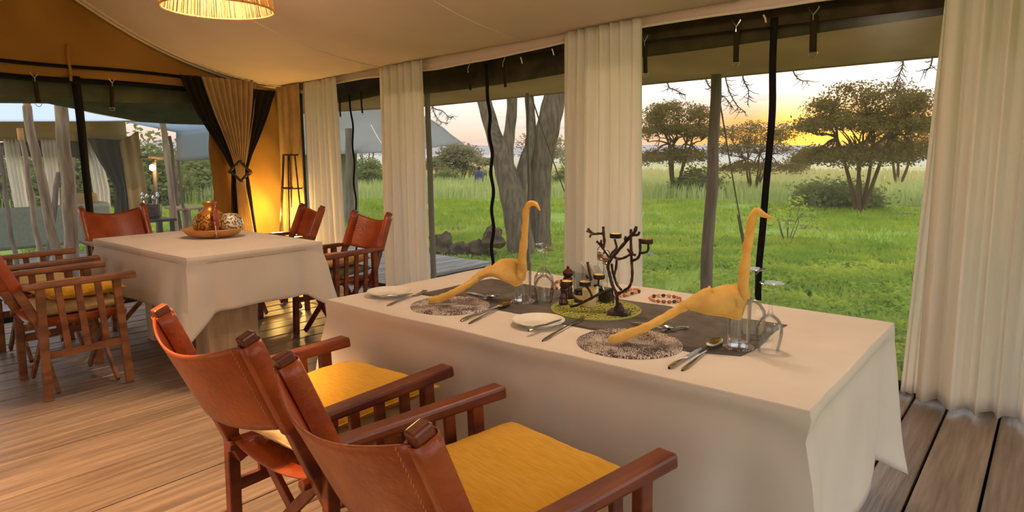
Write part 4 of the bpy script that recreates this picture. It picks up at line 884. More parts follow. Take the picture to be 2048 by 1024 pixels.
# bird napkins
def bird(tail, spine, low, neck, label, gx, gy):
    r = empty('bird_napkin', (0, 0, 0), 0, label, 'napkin', 'napkins folded as long necked birds')
    tp_ = smooth_path(tail, 5); n = len(tp_); rs = [lerp(0.016, 0.021, min(1, i/n*1.5))*(1+0.10*math.sin(i*2.3)) for i in range(n)]; rs[0] = 0.010; rs[1] = 0.015
    MB().tube(tp_, rs, 12, flat=0.7, twist=0.1).build('tail', 'napkin', r)
    a, b = tp_[0], tp_[2]; MB().tube([a-(b-a)*0.15, a+(b-a)*0.5, a+(b-a)*1.2], [0.008, 0.0175, 0.0175], 12, flat=0.5).build('tail_tip', 'napkin_pale', r)
    sp = smooth_path(spine, 6); lo = smooth_path(low, 6); m = MB(); nn = len(sp)
    def f(u, v):
        i = min(int(u*(nn-1)), nn-2); k = u*(nn-1)-i; s_ = sp[i].lerp(sp[i+1], k); l_ = lo[i].lerp(lo[i+1], k)
        w_ = abs(2*v-1); sd = -1 if v < 0.5 else 1
        p = s_.lerp(l_, w_**0.9); bulge = 0.030*math.sin(pi*min(1, w_*0.9+0.05))*math.sin(pi*lerp(0.12, 0.9, u))+0.006*math.sin(u*11+w_*4)
        p.y += sd*bulge; p.z += (0 if sd < 0 else 0.012*w_); return p
    m.grid(f, 30, 20).build('body', 'napkin', r, solid=0.002)
    MB().tube(smooth_path([f(i/12, 0.0)+Vector((0, -0.001, 0)) for i in range(13)], 2), 0.0026, 6).build('hem', 'napkin', r)
    nk = smooth_path(neck, 7); n = len(nk)
    rs = [ramp([(0, 0.011), (.12, 0.019), (.3, 0.0165), (.6, 0.0135), (.75, 0.0125), (.88, 0.010), (1, 0.0025)], i/(n-1))*(1+0.04*math.sin(i*0.8)) for i in range(n)]
    MB().tube(nk, rs, 12, flat=0.86, twist=0.2).build('neck', 'napkin', r)
    # spiral fold edge wound round the neck
    sf_ = []
    for i in range(2, int(n*0.75)):
        t = (nk[i+1]-nk[i-1]).normalized(); u = Vector((0, 1, 0)); u = (u-t*u.dot(t)).normalized(); v = t.cross(u); a = i*0.34
        sf_.append(nk[i]+(u*math.cos(a)+v*math.sin(a))*rs[i]*0.93)
    MB().tube(sf_, 0.0022, 5).build('fold', 'napkin', r)
    return r
q = lambda x, y, Y: atY(x, y, Y)
ty = c2.y
tA = atZ(1218, 683, zt+0.016)
bird([tA, q(1255, 669, tA.y+.04), q(1300, 651, tA.y+.09), q(1350, 623, tA.y+.15), q(1390, 600, ty-.07), q(1425, 583, ty-.04)],
     [q(1375, 607, ty-.09), q(1410, 583, ty-.06), q(1445, 571, ty-.02), q(1475, 572, ty), q(1497, 584, ty+.01)],
     [q(1380, 620, ty-.09), q(1405, 624, ty-.07), q(1435, 630, ty-.06), q(1462, 635, ty-.04), q(1484, 638, ty-.03)],
     [q(1493, 600, ty), q(1487, 568, ty), q(1488, 545, ty), q(1493, 510, ty), q(1499, 470, ty), q(1504, 436, ty), q(1514, 423, ty), q(1526, 429, ty), q(1545, 437, ty)],
     'yellow napkin folded as a long necked bird at the right place', c2.x, c2.y)
ty = c1.y
tA = atZ(858, 602, zt+0.015)
bird([tA, q(880, 597, tA.y+.03), q(910, 584, tA.y+.08), q(940, 566, tA.y+.14), q(962, 550, ty-.09), q(985, 537, ty-.06)],
     [q(955, 557, ty-.10), q(980, 534, ty-.07), q(1005, 518, ty-.03), q(1030, 520, ty), q(1050, 532, ty+.01)],
     [q(962, 556, ty-.10), q(990, 552, ty-.08), q(1015, 563, ty-.06), q(1032, 572, ty-.04), q(1048, 566, ty-.02)],
     [q(1049, 545, ty), q(1044, 520, ty), q(1046, 500, ty), q(1049, 475, ty), q(1051, 445, ty), q(1052, 420, ty), q(1059, 408, ty), q(1071, 408, ty), q(1080, 421, ty)],
     'yellow napkin folded as a long necked bird at the left place', c1.x, c1.y)

# ---------------------------------------------------------------- candle holder
hb_ = atZ(1238, 627, zg)
ch = empty('candle_holder', (0, 0, 0), 0, 'branching twig shaped iron candle holder on the green mat', 'candle holder')
HY = hb_.y
rz_ = 0.35; ca, sa = math.cos(rz_), math.sin(rz_)
def pl4(s, z): return [(hb_.x+s*(ca*a-sa*b), hb_.y+s*(sa*a+ca*b), z) for a, b in ((-1, -1), (1, -1), (1, 1), (-1, 1))]
MB().hexa(pl4(0.040, zg+.0005)+pl4(0.038, zg+0.012)).build('base_plate', 'iron', ch, bevel=0.003, smooth=False)
MB().lathe([(0.0, 0), (0.020, 0), (0.019, 0.012), (0.012, 0.022), (0.009, 0.03), (0, 0.03)], (hb_.x, hb_.y, zg+0.012), 12).build('stem_foot', 'iron', ch)
def cp(x, y, dy=0.0): return atY(1090+x/4.653, 440+y/4.653, HY+dy)
BR = [([(672, 800, 0), (672, 740, 0), (668, 690, 0), (625, 600, 0), (600, 500, 0), (585, 430, 0), (610, 370, 0), (680, 285, 0), (745, 210, 0), (800, 145, 0), (835, 110, 0), (850, 60, 0)], 0.0062),
      ([(680, 690, 0), (740, 655, .01), (785, 620, .02), (808, 560, .03), (812, 480, .03), (806, 380, .03), (800, 240, .02), (800, 85, .02)], 0.0052),
      ([(620, 410, 0), (630, 480, .01), (645, 530, .02), (670, 600, .02), (710, 650, .01)], 0.0048),
      ([(643, 512, .02), (660, 450, .03), (667, 372, .03)], 0.0048),
      ([(600, 350, 0), (565, 300, -.01), (540, 262, -.02), (510, 225, -.02), (482, 200, -.02)], 0.005),
      ([(540, 262, -.02), (553, 200, -.02), (545, 130, -.02), (543, 62, -.02)], 0.0052),
      ([(545, 128, -.02), (500, 126, -.02), (455, 130, -.02), (425, 110, -.02), (402, 80, -.02)], 0.0046),
      ([(450, 130, -.02), (420, 115, -.01), (392, 105, 0)], 0.004), ([(450, 130, -.02), (425, 140, -.03), (418, 160, -.03)], 0.004),
      ([(530, 240, -.02), (522, 210, -.03), (524, 185, -.03)], 0.004),
      ([(605, 345, 0), (625, 305, .02), (665, 262, .03), (660, 220, .03), (648, 178, .03)], 0.0046),
      ([(650, 350, 0), (690, 362, -.02), (740, 350, -.03), (795, 322, -.04), (843, 326, -.04)], 0.0048), ([(798, 320, -.04), (785, 295, -.04), (768, 270, -.04)], 0.004), ([(798, 320, -.04), (812, 300, -.05)], 0.005),
      ([(815, 378, .03), (860, 358, .03), (884, 310, .03), (886, 250, .03), (883, 175, .03)], 0.0052),
      ([(892, 308, .03), (945, 298, .03), (962, 265, .03), (960, 215, .03)], 0.0044),
      ([(800, 145, 0), (850, 140, 0), (868, 135, 0), (878, 110, 0)], 0.0046), ([(748, 205, 0), (745, 180, -.01), (752, 150, -.01)], 0.0046), ([(830, 120, 0), (835, 85, .01)], .0046),
      ([(628, 645, 0), (570, 660, -.02), (500, 690, -.04), (430, 728, -.05), (350, 768, -.06), (290, 795, -.065), (240, 803, -.065)], 0.0054),
      ([(345, 768, -.06), (280, 730, -.07), (235, 690, -.07), (225, 640, -.07), (207, 598, -.07)], 0.0046),
      ([(440, 718, -.05), (420, 670, -.05), (395, 630, -.05), (372, 605, -.05)], 0.0044),
      ([(548, 665, -.03), (530, 630, -.02), (500, 605, -.01), (500, 550, -.01)], 0.0044), ([(500, 607, -.01), (478, 608, -.02), (458, 612, -.02)], 0.0044),
      ([(432, 560, -.05), (415, 480, -.04), (395, 390, -.04)], 0.0052), ([(400, 548, -.05), (385, 515, -.05)], 0.0046),
      ([(625, 650, 0), (633, 700, .01), (634, 775, .01)], 0.003)]
for pts, r_ in BR:
    P_ = smooth_path([cp(*p) for p in pts], 4); MB().tube(P_, [r_*(1+0.12*math.sin(i*1.7)) for i in range(len(P_))], 8).build('branch', 'iron', ch)
for (x_, y_, dy, wm, lab) in ((657, 140, .03, 'wax', 'tealight in the uppermost cup of the candle holder'), (948, 192, .03, 'wax_red', 'reddish tealight in the cup at the right of the candle holder'), (205, 580, -.07, 'wax', 'tealight in the lowest left cup of the candle holder'), (373, 585, -.05, 'wax', 'tealight in the middle low cup of the candle holder'), (503, 520, -.01, 'wax', 'tealight in the low cup nearest the candle holder stem')):
    c_ = cp(x_, y_+12, dy); mb = MB().lathe([(0.0, -0.001), (0.0215, 0.0), (0.0225, 0.002), (0.0225, 0.0165), (0.021, 0.0165), (0.0205, 0.003), (0.0, 0.002)], c_-Vector((0, 0, .006)), 24); mb.build('cup', 'iron', ch)
    o = MB().lathe([(0.0, 0), (0.0198, 0), (0.0198, 0.0135), (0.017, 0.0148), (0.0, 0.0138)], n=20).build('tealight', wm); o.location = c_-Vector((0, 0, .0035)); tag(o, lab, 'candle', 'tealights in the candle holder')
    MB().tube([(0, 0, 0.011), (0.0008, 0, 0.021)], 0.0008, 5).build('wick', 'white_paper', o)
# ---------------------------------------------------------------- condiments
mill_prof = [(0.0, 0), (0.0215, 0), (0.0225, 0.006), (0.021, 0.014), (0.0165, 0.024), (0.0185, 0.034), (0.0145, 0.044), (0.012, 0.055), (0.0155, 0.066), (0.0185, 0.070), (0.0165, 0.076), (0.0, 0.078)]
def mill(x, y, z, s, label):
    o = MB().lathe([(r*s, h_*s) for r, h_ in mill_prof], n=24).build('pepper_mill', 'mill_wood'); o.location = (x, y, z); tag(o, label, 'pepper mill')
    MB().lathe([(0.0, 0.076*s), (0.014*s, 0.078*s), (0.0195*s, 0.088*s), (0.019*s, 0.097*s), (0.011*s, 0.107*s), (0.0, 0.109*s)], n=20).build('head', 'mill_wood', o)
    MB().lathe([(0.0, 0.108*s), (0.005*s, 0.109*s), (0.006*s, 0.114*s), (0.003*s, 0.118*s), (0, 0.119*s)], n=12).build('knob', 'mill_wood', o); return o
g = atZ(1127, 608, zg); mill(g.x, g.y, zg, 0.86, 'red brown turned pepper mill in front at the left of the green mat')
g = atZ(1131, 597, zg); mill(g.x, g.y+0.015, zg, 1.15, 'taller red brown mill behind the front pepper mill')
g = atZ(1178, 612, zg); o = MB().lathe([(0.0, 0), (0.0255, 0), (0.026, 0.002), (0.028, 0.066), (0.0275, 0.068), (0.026, 0.066), (0.024, 0.01), (0.0, 0.01)], n=28).build('toothpick_cup', 'ivory'); o.location = (g.x, g.y, zg); tag(o, 'ivory cup of toothpicks on the green mat', 'cup')
for k in range(26):
    a = random.uniform(0, 6.28); q_ = random.uniform(0, 0.018); MB().tube([(q_*math.cos(a), q_*math.sin(a), 0.014), (q_*1.25*math.cos(a+.2), q_*1.25*math.sin(a+.2), 0.088+random.uniform(-.004, .004))], 0.0009, 4).build('toothpick', 'ivory', o)
g = atZ(1160, 603, zg); o = MB().lathe([(0.0, 0), (0.022, 0), (0.024, 0.004), (0.024, 0.045), (0.021, 0.05), (0, 0.05)], n=24).build('sauce_jar', 'black_sauce'); o.location = (g.x, g.y, zg); tag(o, 'small dark sauce jar beside the ivory cup', 'jar'); MB().lathe([(0.0225, 0.012), (0.0245, 0.012), (0.0245, 0.03), (0.0225, 0.03)], n=24).build('label_band', 'ivory', o)
# napkin holder glass with sachets
g = atZ(1160, 596, zg); nh = empty('sachet_glass', (g.x-0.01, g.y+0.045, zg), 0, 'square clear holder filled with paper sachets', 'holder')
def sq(s, z, b=0.35):
    return [(s*math.copysign(abs(math.cos(a))**b, math.cos(a)), s*math.copysign(abs(math.sin(a))**b, math.sin(a)), z) for a in [2*pi*k/24 for k in range(24)]]
def loft(name, secs, m, parent, cap=True):
    mb = MB(); n = len(secs[0])
    for s_ in secs: mb.v += s_
    for i in range(len(secs)-1):
        for j in range(n): mb.f.append((i*n+j, i*n+(j+1) % n, (i+1)*n+(j+1) % n, (i+1)*n+j))
    if cap: mb.f.append(tuple(range(n))[::-1])
    return mb.build(name, m, parent)
loft('glass_box', [sq(0.0335, 0), sq(0.035, 0.003), sq(0.040, 0.105), sq(0.0385, 0.105), sq(0.0335, 0.008), sq(0.001, 0.007)], 'bottle_glass', nh)
rd = random.Random(3)
for k in range(11):
    a = rd.uniform(-.5, .5); x_ = lerp(-0.028, 0.03, k/10); tl = lerp(-0.42, 0.5, k/10)+rd.uniform(-.08, .08); h_ = rd.uniform(0.115, 0.14)
    o = MB().poly([(-0.021, 0, 0), (0.021, 0, 0), (0.022, 0, h_-0.02), (0.0, 0, h_), (-0.018, 0, h_-0.012)], (0, 0.0018, 0)).build('paper_sachet', 'white_paper'); o.location = (g.x-0.01+x_*0.55, g.y+0.045+rd.uniform(-.012, .012), zg+0.009); o.rotation_euler = (rd.uniform(-.12, .12), tl*0.55, a)
    tag(o, 'cream paper sachet standing in the square clear holder', 'sachet', 'paper sachets in the clear holder')
# swing cap bottles
def bottle(px, py, fill, label, s=1.0, txt=None):
    g = atZ(px, py, zg); b = empty('oil_bottle', (g.x, g.y, zg), 0, label, 'bottle')
    loft('bottle', [sq(0.0245*s, 0), sq(0.0265*s, 0.004), sq(0.0265*s, 0.085), sq(0.024*s, 0.1, .5), sq(0.0145*s, 0.118, .8), sq(0.0125*s, 0.14, 1), sq(0.0125*s, 0.152, 1), sq(0.0145*s, 0.155, 1), sq(0.0145*s, 0.163, 1)], 'bottle_glass', b)
    if fill: loft('content', [sq(0.0235*s, 0.003), sq(0.0235*s, fill), sq(0.001, fill)], 'black_sauce', b)
    MB().lathe([(0.0, 0.158), (0.0105, 0.158), (0.0125, 0.176), (0.0, 0.178)], n=16).build('cork', 'bead_brown', b)
    MB().lathe([(0.0135, 0.153), (0.0158, 0.155), (0.0158, 0.16), (0.0135, 0.162)], n=20).build('collar', 'steel', b)
    MB().tube(smooth_path([(-0.015, 0, 0.157), (-0.0165, 0, 0.185), (-0.012, 0, 0.203), (0, 0, 0.21), (0.012, 0, 0.203), (0.0165, 0, 0.185), (0.015, 0, 0.157)], 5), 0.0016, 6).build('wire_bail', 'iron', b)
    MB().lathe([(0.0, 0.180), (0.0145, 0.180), (0.016, 0.184), (0.0155, 0.192), (0.0, 0.193)], n=20).build('cap', 'white_paper', b)
    return b
b1 = bottle(1200, 592, 0.0, 'tall clear swing top bottle behind the candle holder')
b2 = bottle(1211, 603, 0.055, 'clear bottle with dark vinegar beside the candle holder stem', 0.95)
def text(body, size, loc, rot, m, parent, name='lettering', ext=0.0003):
    cu = bpy.data.curves.new(name, 'FONT'); cu.body = body; cu.size = size; cu.align_x = 'CENTER'; cu.extrude = ext; cu.materials.append(MATS[m])
    to = bpy.data.objects.new(name, cu); C.objects.link(to); bpy.context.view_layer.update(); me = bpy.data.meshes.new_from_object(to); bpy.data.objects.remove(to); o = bpy.data.objects.new(name, me); C.objects.link(o); o.parent = parent; o.location = loc; o.rotation_euler = rot; return o
text('VIN', 0.011, (0.0, -0.0158, 0.182), (pi/2, 0, 0), 'binding_black', b1)
# bead string and bracelet
def beadloop(pts, closed, name, label, r=0.0075):
    root = empty(name, (0, 0, 0), 0, label, 'beads'); rd = random.Random(len(pts)); mm_ = ['bead_brown', 'bead_tan', 'bead_brown', 'bead_dark', 'bead_tan']
    P_ = [Vector(p) for p in pts]
    for i, p in enumerate(P_):
        nx_ = P_[(i+1) % len(P_)] if (closed or i < len(P_)-1) else p+(p-P_[i-1]); d = nx_-p; L_ = d.length*0.46; a = math.atan2(d.y, d.x); k = rd.uniform(.85, 1.1)
        mb = MB().lathe([(0.0, -L_), (r*.7*k, -L_*.7), (r*k, 0), (r*.75*k, L_*.6), (0.0, L_)], n=8); o = mb.build('bead', rd.choice(mm_), root); o.location = (p+nx_)/2; o.rotation_euler = (0, pi/2, a)
    MB().tube([(p.x, p.y, p.z) for p in P_]+([tuple(P_[0])] if closed else []), 0.0009, 5).build('string', 'bead_dark', root); return root
cb_ = atZ(1330, 597, zt+0.0075); beadloop([(cb_.x+0.062*math.cos(2*pi*k/17+.1), cb_.y+0.062*math.sin(2*pi*k/17+.1), cb_.z) for k in range(17)], True, 'bead_bracelet', 'brown stone bead bracelet lying alone near the far table edge')
beadloop(smooth_path([atZ(x_, y_, zt+0.0075) for x_, y_ in ((1218, 594), (1238, 592), (1252, 590), (1268, 585), (1280, 582), (1272, 578), (1258, 579), (1250, 583), (1235, 586))], 2), False, 'bead_strand', 'strand of brown stone beads behind the candle holder')
beadloop(smooth_path([atZ(x_, y_, zt+0.0075) for x_, y_ in ((1115, 577), (1110, 571), (1112, 565), (1120, 562), (1130, 561))], 2), False, 'bead_strand', 'short end of a bead strand behind the left wine glasses')
# ================================================================ outside
def gz(x, y):
    d = math.hypot(x, y)
    z_ = -0.38-0.0175*max(d-7, 0) if d < 1500 else -0.38-0.0175*1493
    return z_+(0.04*nz(x*0.35, y*0.35)+0.02*nz(x*1.3, y*1.3) if d < 60 else 0.5*nz(x*0.01, y*0.01)*min(1, (d-60)/100))
def terrain():
    mb = MB(); rings = [1.2**k*2.2 for k in range(46)]; n = 120
    mb.v.append((0, 0, gz(0, 0))); 
    for r in rings:
        for j in range(n): a = 2*pi*j/n; mb.v.append((r*math.cos(a), r*math.sin(a), gz(r*math.cos(a), r*math.sin(a))))
    for j in range(n): mb.f.append((0, 1+j, 1+(j+1) % n))
    for i in range(len(rings)-1):
        for j in range(n): a = 1+i*n+j; b = 1+i*n+(j+1) % n; mb.f.append((a, a+n, b+n, b))
    return mb.build('ground', 'ground')
tag(terrain(), kind='structure')
def gp(x, y):  # the point where the sight line of a photo pixel meets the ground
    r = ray(x, y); t = 3.0
    for k in range(4000):
        p = EYEV+r*t
        if p.z < gz(p.x, p.y): return p
        t *= 1.004
    return p
def gd(x, y, d):  # ground point on the same bearing at a chosen distance
    r = ray(x, y); h_ = Vector((r.x, r.y, 0)).normalized()*d; h_.z = gz(h_.x, h_.y); return h_
# distant hills
hm = MB()
n = 160
for k in range(n+1):
    a = lerp(20, 200, k/n); ar = math.radians(a); D = 3300
    h_ = 14+13*(nz(a*0.045, 3)+0.5*nz(a*0.15, 7))+10*math.exp(-((a-118)/9)**2)+26*math.exp(-((a-150)/14)**2)
    hm.v += [(D*math.cos(ar), D*math.sin(ar), -30), (D*math.cos(ar), D*math.sin(ar), max(-5, h_)), (D*1.4*math.cos(ar), D*1.4*math.sin(ar), -30)]
for k in range(n): hm.f += [(3*k, 3*k+3, 3*k+4, 3*k+1), (3*k+1, 3*k+4, 3*k+5, 3*k+2)]
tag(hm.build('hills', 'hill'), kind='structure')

# leaf / blade clouds as numpy meshes
def quads(name, cen, size, m, parent=None, flat=0.5, tri=True, rs=None, up=False):
    n = len(cen); rs = rs or np.random
    a = rs.normal(size=(n, 3)); a[:, 2] *= flat; a /= np.linalg.norm(a, axis=1)[:, None]+1e-9
    b = rs.normal(size=(n, 3)); b -= a*(a*b).sum(1)[:, None]; b /= np.linalg.norm(b, axis=1)[:, None]+1e-9
    sz = (size*(0.6+0.8*rs.random(n)))[:, None]
    V = np.stack([cen-a*sz, cen+b*sz*0.45, cen+a*sz, cen-b*sz*0.45], 1).reshape(-1, 3)
    me = bpy.data.meshes.new(name); me.vertices.add(n*4); me.vertices.foreach_set('co', V.ravel().astype(np.float32))
    me.loops.add(n*4); me.loops.foreach_set('vertex_index', np.arange(n*4, dtype=np.int32)); me.polygons.add(n)
    me.polygons.foreach_set('loop_start', np.arange(0, n*4, 4, dtype=np.int32)); me.polygons.foreach_set('loop_total', np.full(n, 4, dtype=np.int32))
    me.materials.append(MATS[m]); me.update(calc_edges=True); me.validate()
    o = bpy.data.objects.new(name, me); C.objects.link(o)
    if parent: o.parent = parent
    return o
def blades(name, base, hgt, wid, m, lean=0.35, parent=None):
    n = len(base); rs = np.random; az = rs.random(n)*2*pi; d = np.stack([np.cos(az), np.sin(az), np.zeros(n)], 1); s = np.stack([-np.sin(az), np.cos(az), np.zeros(n)], 1)
    h_ = (hgt*(0.6+0.7*rs.random(n)))[:, None]; l_ = h_*lean*(0.3+rs.random(n))[:, None]; up = np.array([[0, 0, 1.0]])
    w_ = (wid*(0.7+0.6*rs.random(n)))[:, None]
    V = np.stack([base-s*w_/2, base+s*w_/2, base+d*l_*0.45+up*h_*0.6+s*w_*0.4, base+d*l_+up*h_, base+d*l_*0.45+up*h_*0.6-s*w_*0.4], 1).reshape(-1, 3)
    me = bpy.data.meshes.new(name); me.vertices.add(n*5); me.vertices.foreach_set('co', V.ravel().astype(np.float32))
    me.loops.add(n*5); me.loops.foreach_set('vertex_index', np.arange(n*5, dtype=np.int32)); me.polygons.add(n)
    me.polygons.foreach_set('loop_start', np.arange(0, n*5, 5, dtype=np.int32)); me.polygons.foreach_set('loop_total', np.full(n, 5, dtype=np.int32))
    me.materials.append(MATS[m]); me.update(calc_edges=True); me.validate()
    o = bpy.data.objects.new(name, me); C.objects.link(o)
    if parent: o.parent = parent
    return o
GZ = np.vectorize(gz)
def scatter(n, d0, d1, a0, a1, clump=None, th=0.0, pw=1.0):  # polar scatter about the camera's foot, optional noise clumps
    a = np.radians(a0+(a1-a0)*np.random.random(n)); u = np.random.random(n)**pw; d = np.sqrt(d0*d0+(d1*d1-d0*d0)*u)
    x_ = d*np.cos(a); y_ = d*np.sin(a)
    if clump:
        k = np.array([noise.noise(Vector((p, q_, 4.2))*clump) for p, q_ in zip(x_, y_)])+0.25*np.random.random(n); s_ = k > th; x_, y_ = x_[s_], y_[s_]
    inside = (y_ < YW+0.5) & (x_ > XW-4.5); inside |= (x_ < -5.4) & (x_ > -10.6) & (y_ < 6.45); inside |= (y_ < 5.0) & (x_ > -5.5)
    x_, y_ = x_[~inside], y_[~inside]
    return np.stack([x_, y_, GZ(x_, y_)], 1)
# bearings: +Y is 90 degrees; the window wall looks over 85..150, the end opening over 140..190
g1_ = scatter(26000, 5.2, 15, 82, 155, 1.1, -0.02); g1_[:, 2] += 0.0
tag(blades('weed_leaves', np.repeat(g1_, 3, 0)+np.random.normal(size=(len(g1_)*3, 3))*[.03, .03, 0], np.full(len(g1_)*3, 0.12), np.full(len(g1_)*3, 0.045), 'leaf_weed', 0.8), 'bright green leafy weeds covering the near lawn', 'grass', kind='stuff')
g0_ = scatter(9000, 5.2, 12.5, 82, 150, 1.3, 0.0)
g0c = np.repeat(g0_, 8, 0)+np.random.normal(size=(len(g0_)*8, 3))*[.055, .055, .03]+[0, 0, .09]
tag(quads('clover_leaves', g0c, np.full(len(g0c), .036), 'leaf_weed', None, .35), 'broad bright leaves of low weeds growing near the deck', 'weeds', kind='stuff')
g2_ = scatter(26000, 8, 28, 80, 165, 0.5, -0.12, 0.8)
tag(blades('lawn_grass', np.repeat(g2_, 2, 0)+np.random.normal(size=(len(g2_)*2, 3))*[.05, .05, 0], np.full(len(g2_)*2, 0.14), np.full(len(g2_)*2, 0.028), 'leaf_weed', 0.6), 'short green grass tufts on the lawn', 'grass', kind='stuff')
g3_ = scatter(34000, 29, 46, 78, 185, 0.12, -0.28)
tag(blades('long_grass', g3_, np.full(len(g3_), 0.62), np.full(len(g3_), 0.05), 'blade', 0.25), 'band of tall pale green grass behind the lawn', 'grass', kind='stuff')
g4_ = scatter(16000, 46, 110, 78, 185, 0.06, -0.1)
tag(blades('dry_grass', g4_, np.full(len(g4_), 0.8), np.full(len(g4_), 0.16), 'blade_dry', 0.25), 'dry yellowish grass on the plain', 'grass', kind='stuff')

def tree(base, H, R, seed, label, stems=4, tips=150, leaves=9000, leaf=0.07, lm='leaf_acacia', bm_='branch', trunk=0.1, crown_z=(0.62, 1.0), lean=(0, 0), name='acacia_tree', group='acacia trees on the plain', clus=0.35, squash=0.35, layers=True):
    rd = random.Random(seed); rs = np.random.RandomState(seed); root = empty(name, base-Vector((0, 0, 0.05)), 0, label, 'tree', group)
    mb = MB(); L1 = []
    for k in range(stems):
        a = 2*pi*k/stems+rd.uniform(-.4, .4); r_ = R*rd.uniform(.22, .4); tgt = Vector((r_*math.cos(a)+lean[0], r_*math.sin(a)+lean[1], H*rd.uniform(.45, .6)))
        b0 = Vector((trunk*0.8*math.cos(a), trunk*0.8*math.sin(a), 0)); mid = b0.lerp(tgt, .5)+Vector((rd.uniform(-.1, .1)*R*.4, rd.uniform(-.1, .1)*R*.4, 0))
        P_ = smooth_path([b0, mid, tgt], 5); mb.tube(P_, [lerp(trunk, trunk*.5, i/(len(P_)-1)) for i in range(len(P_))], 7)
        L1.append(tgt)
    T = []
    for k in range(tips):
        a = rd.uniform(0, 2*pi); r_ = R*math.sqrt(rd.random()); q_ = (r_/R)
        if layers: lz = rd.choice([crown_z[0], lerp(crown_z[0], crown_z[1], .5), crown_z[1]*.97]); lim = {0: 1.0}.get(0); z_ = H*(lz-0.16*q_*q_*(1 if lz > .8 else .4)+rd.uniform(-.05, .05)); 
        else: z_ = H*lerp(crown_z[0], crown_z[1], rd.random()*(1-q_*q_*.6))
        if layers and lz > .85 and q_ > .8: r_ *= .75
        T.append(Vector((r_*math.cos(a)+lean[0], r_*math.sin(a)+lean[1], z_)))
    mb.build('trunk', bm_, root)
    m2 = MB(); L2 = []
    for t in T[::6]:
        s_ = min(L1, key=lambda q_: (q_.xy-t.xy).length+abs(q_.z-t.z)*.3); e_ = s_.lerp(t, .65)+Vector((0, 0, -0.03*H)); mid = s_.lerp(e_, .5)+Vector((rd.uniform(-.05, .05)*R, rd.uniform(-.05, .05)*R, .02*H))
        P_ = smooth_path([s_, mid, e_], 3); m2.tube(P_, [lerp(trunk*.5, trunk*.22, i/(len(P_)-1)) for i in range(len(P_))], 5, cap=False); L2.append(e_)
    for t in T:
        s_ = min(L2, key=lambda q_: (q_-t).length); mid = s_.lerp(t, .5)+Vector((rd.uniform(-.06, .06)*R, rd.uniform(-.06, .06)*R, rd.uniform(0, .03)*H))
        m2.tube([s_, mid, t], [trunk*.2, trunk*.13, trunk*.06], 4, cap=False)
    tag(m2.build('branches', bm_, root), kind='stuff')
    c_ = np.array([tuple(T[i]) for i in rs.randint(0, len(T), leaves)]); c_ = c_+rs.normal(size=c_.shape)*np.array([clus, clus, clus*squash])
    o = quads('foliage', c_, np.full(len(c_), leaf), lm, root, 0.5, rs=rs); tag(o, kind='stuff')
    return root
pxm = lambda d: d/FPX
# the trees over the sunset window and beyond
def tree_px(cx, base_y, top_y, halfw, dist, seed, label, **k):
    b = gd(cx, base_y, dist) if dist else gp(cx, base_y)
    dd = (b-EYEV).dot(FW); Hh = (298+0.0-top_y)*dd/FPX*1.0+EYE-b.z; return tree(b, Hh, halfw*dd/FPX, seed, label, **k)
tree_px(1722, 398, 172, 128, 25, 11, 'largest acacia, in front of the sunset beside the broad right curtain', stems=5, tips=330, leaves=30000, leaf=0.048, trunk=0.08, crown_z=(0.50, 1.0), clus=0.22, squash=.32)
tree_px(1352, 362, 207, 82, 33, 12, 'acacia standing left of the pole in the wide window', stems=5, tips=240, leaves=18000, leaf=0.058, trunk=0.09, crown_z=(0.48, 1.0), clus=0.24)
tree_px(1508, 352, 243, 88, 36, 13, 'thin low acacia between the pole and the zip of the wide window', stems=5, tips=210, leaves=10000, leaf=0.055, trunk=0.07, crown_z=(0.42, .97), clus=0.27)
tree_px(1800, 330, 236, 60, 55, 14, 'acacia farther off behind the right side of the largest one', stems=3, tips=90, leaves=3500, leaf=0.12, trunk=0.12, clus=.5)
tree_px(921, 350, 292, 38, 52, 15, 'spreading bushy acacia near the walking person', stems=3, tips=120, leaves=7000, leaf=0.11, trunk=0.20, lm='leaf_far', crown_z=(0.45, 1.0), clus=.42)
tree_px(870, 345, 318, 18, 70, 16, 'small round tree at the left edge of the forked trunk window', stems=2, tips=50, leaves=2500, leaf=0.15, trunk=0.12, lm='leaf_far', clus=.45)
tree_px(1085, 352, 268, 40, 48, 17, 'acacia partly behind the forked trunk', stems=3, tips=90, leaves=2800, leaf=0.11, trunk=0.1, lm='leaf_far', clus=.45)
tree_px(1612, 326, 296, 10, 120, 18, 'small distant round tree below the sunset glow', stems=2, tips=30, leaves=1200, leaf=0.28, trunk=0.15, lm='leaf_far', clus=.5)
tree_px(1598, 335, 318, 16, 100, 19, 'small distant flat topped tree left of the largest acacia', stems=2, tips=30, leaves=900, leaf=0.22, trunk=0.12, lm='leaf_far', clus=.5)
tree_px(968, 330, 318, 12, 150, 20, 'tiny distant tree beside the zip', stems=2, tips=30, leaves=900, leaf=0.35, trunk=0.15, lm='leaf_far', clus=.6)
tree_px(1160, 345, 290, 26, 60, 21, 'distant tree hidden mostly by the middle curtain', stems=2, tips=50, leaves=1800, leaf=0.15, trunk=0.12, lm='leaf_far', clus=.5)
def bush(cx, by, ty, hw, dist, seed, label, lm='leaf_bush', leaves=3500, leaf=0.09):
    b = gd(cx, by, dist); dd = (b-EYEV).dot(FW); Hh = max(.3, (298-ty)*dd/FPX+EYE-b.z); R = hw*dd/FPX
    return tree(b, Hh, R, seed, label, stems=4, tips=70, leaves=leaves, leaf=leaf, lm=lm, trunk=0.04, crown_z=(0.12, 1.0), name='bush', group='bushes beyond the lawn', clus=R*.2, squash=.7, layers=False)
bush(1670, 393, 362, 75, 27, 31, 'low dark bush at the foot of the largest acacia', leaves=6000)
bush(1395, 365, 338, 45, 33, 32, 'low bush at the foot of the acacia left of the pole')
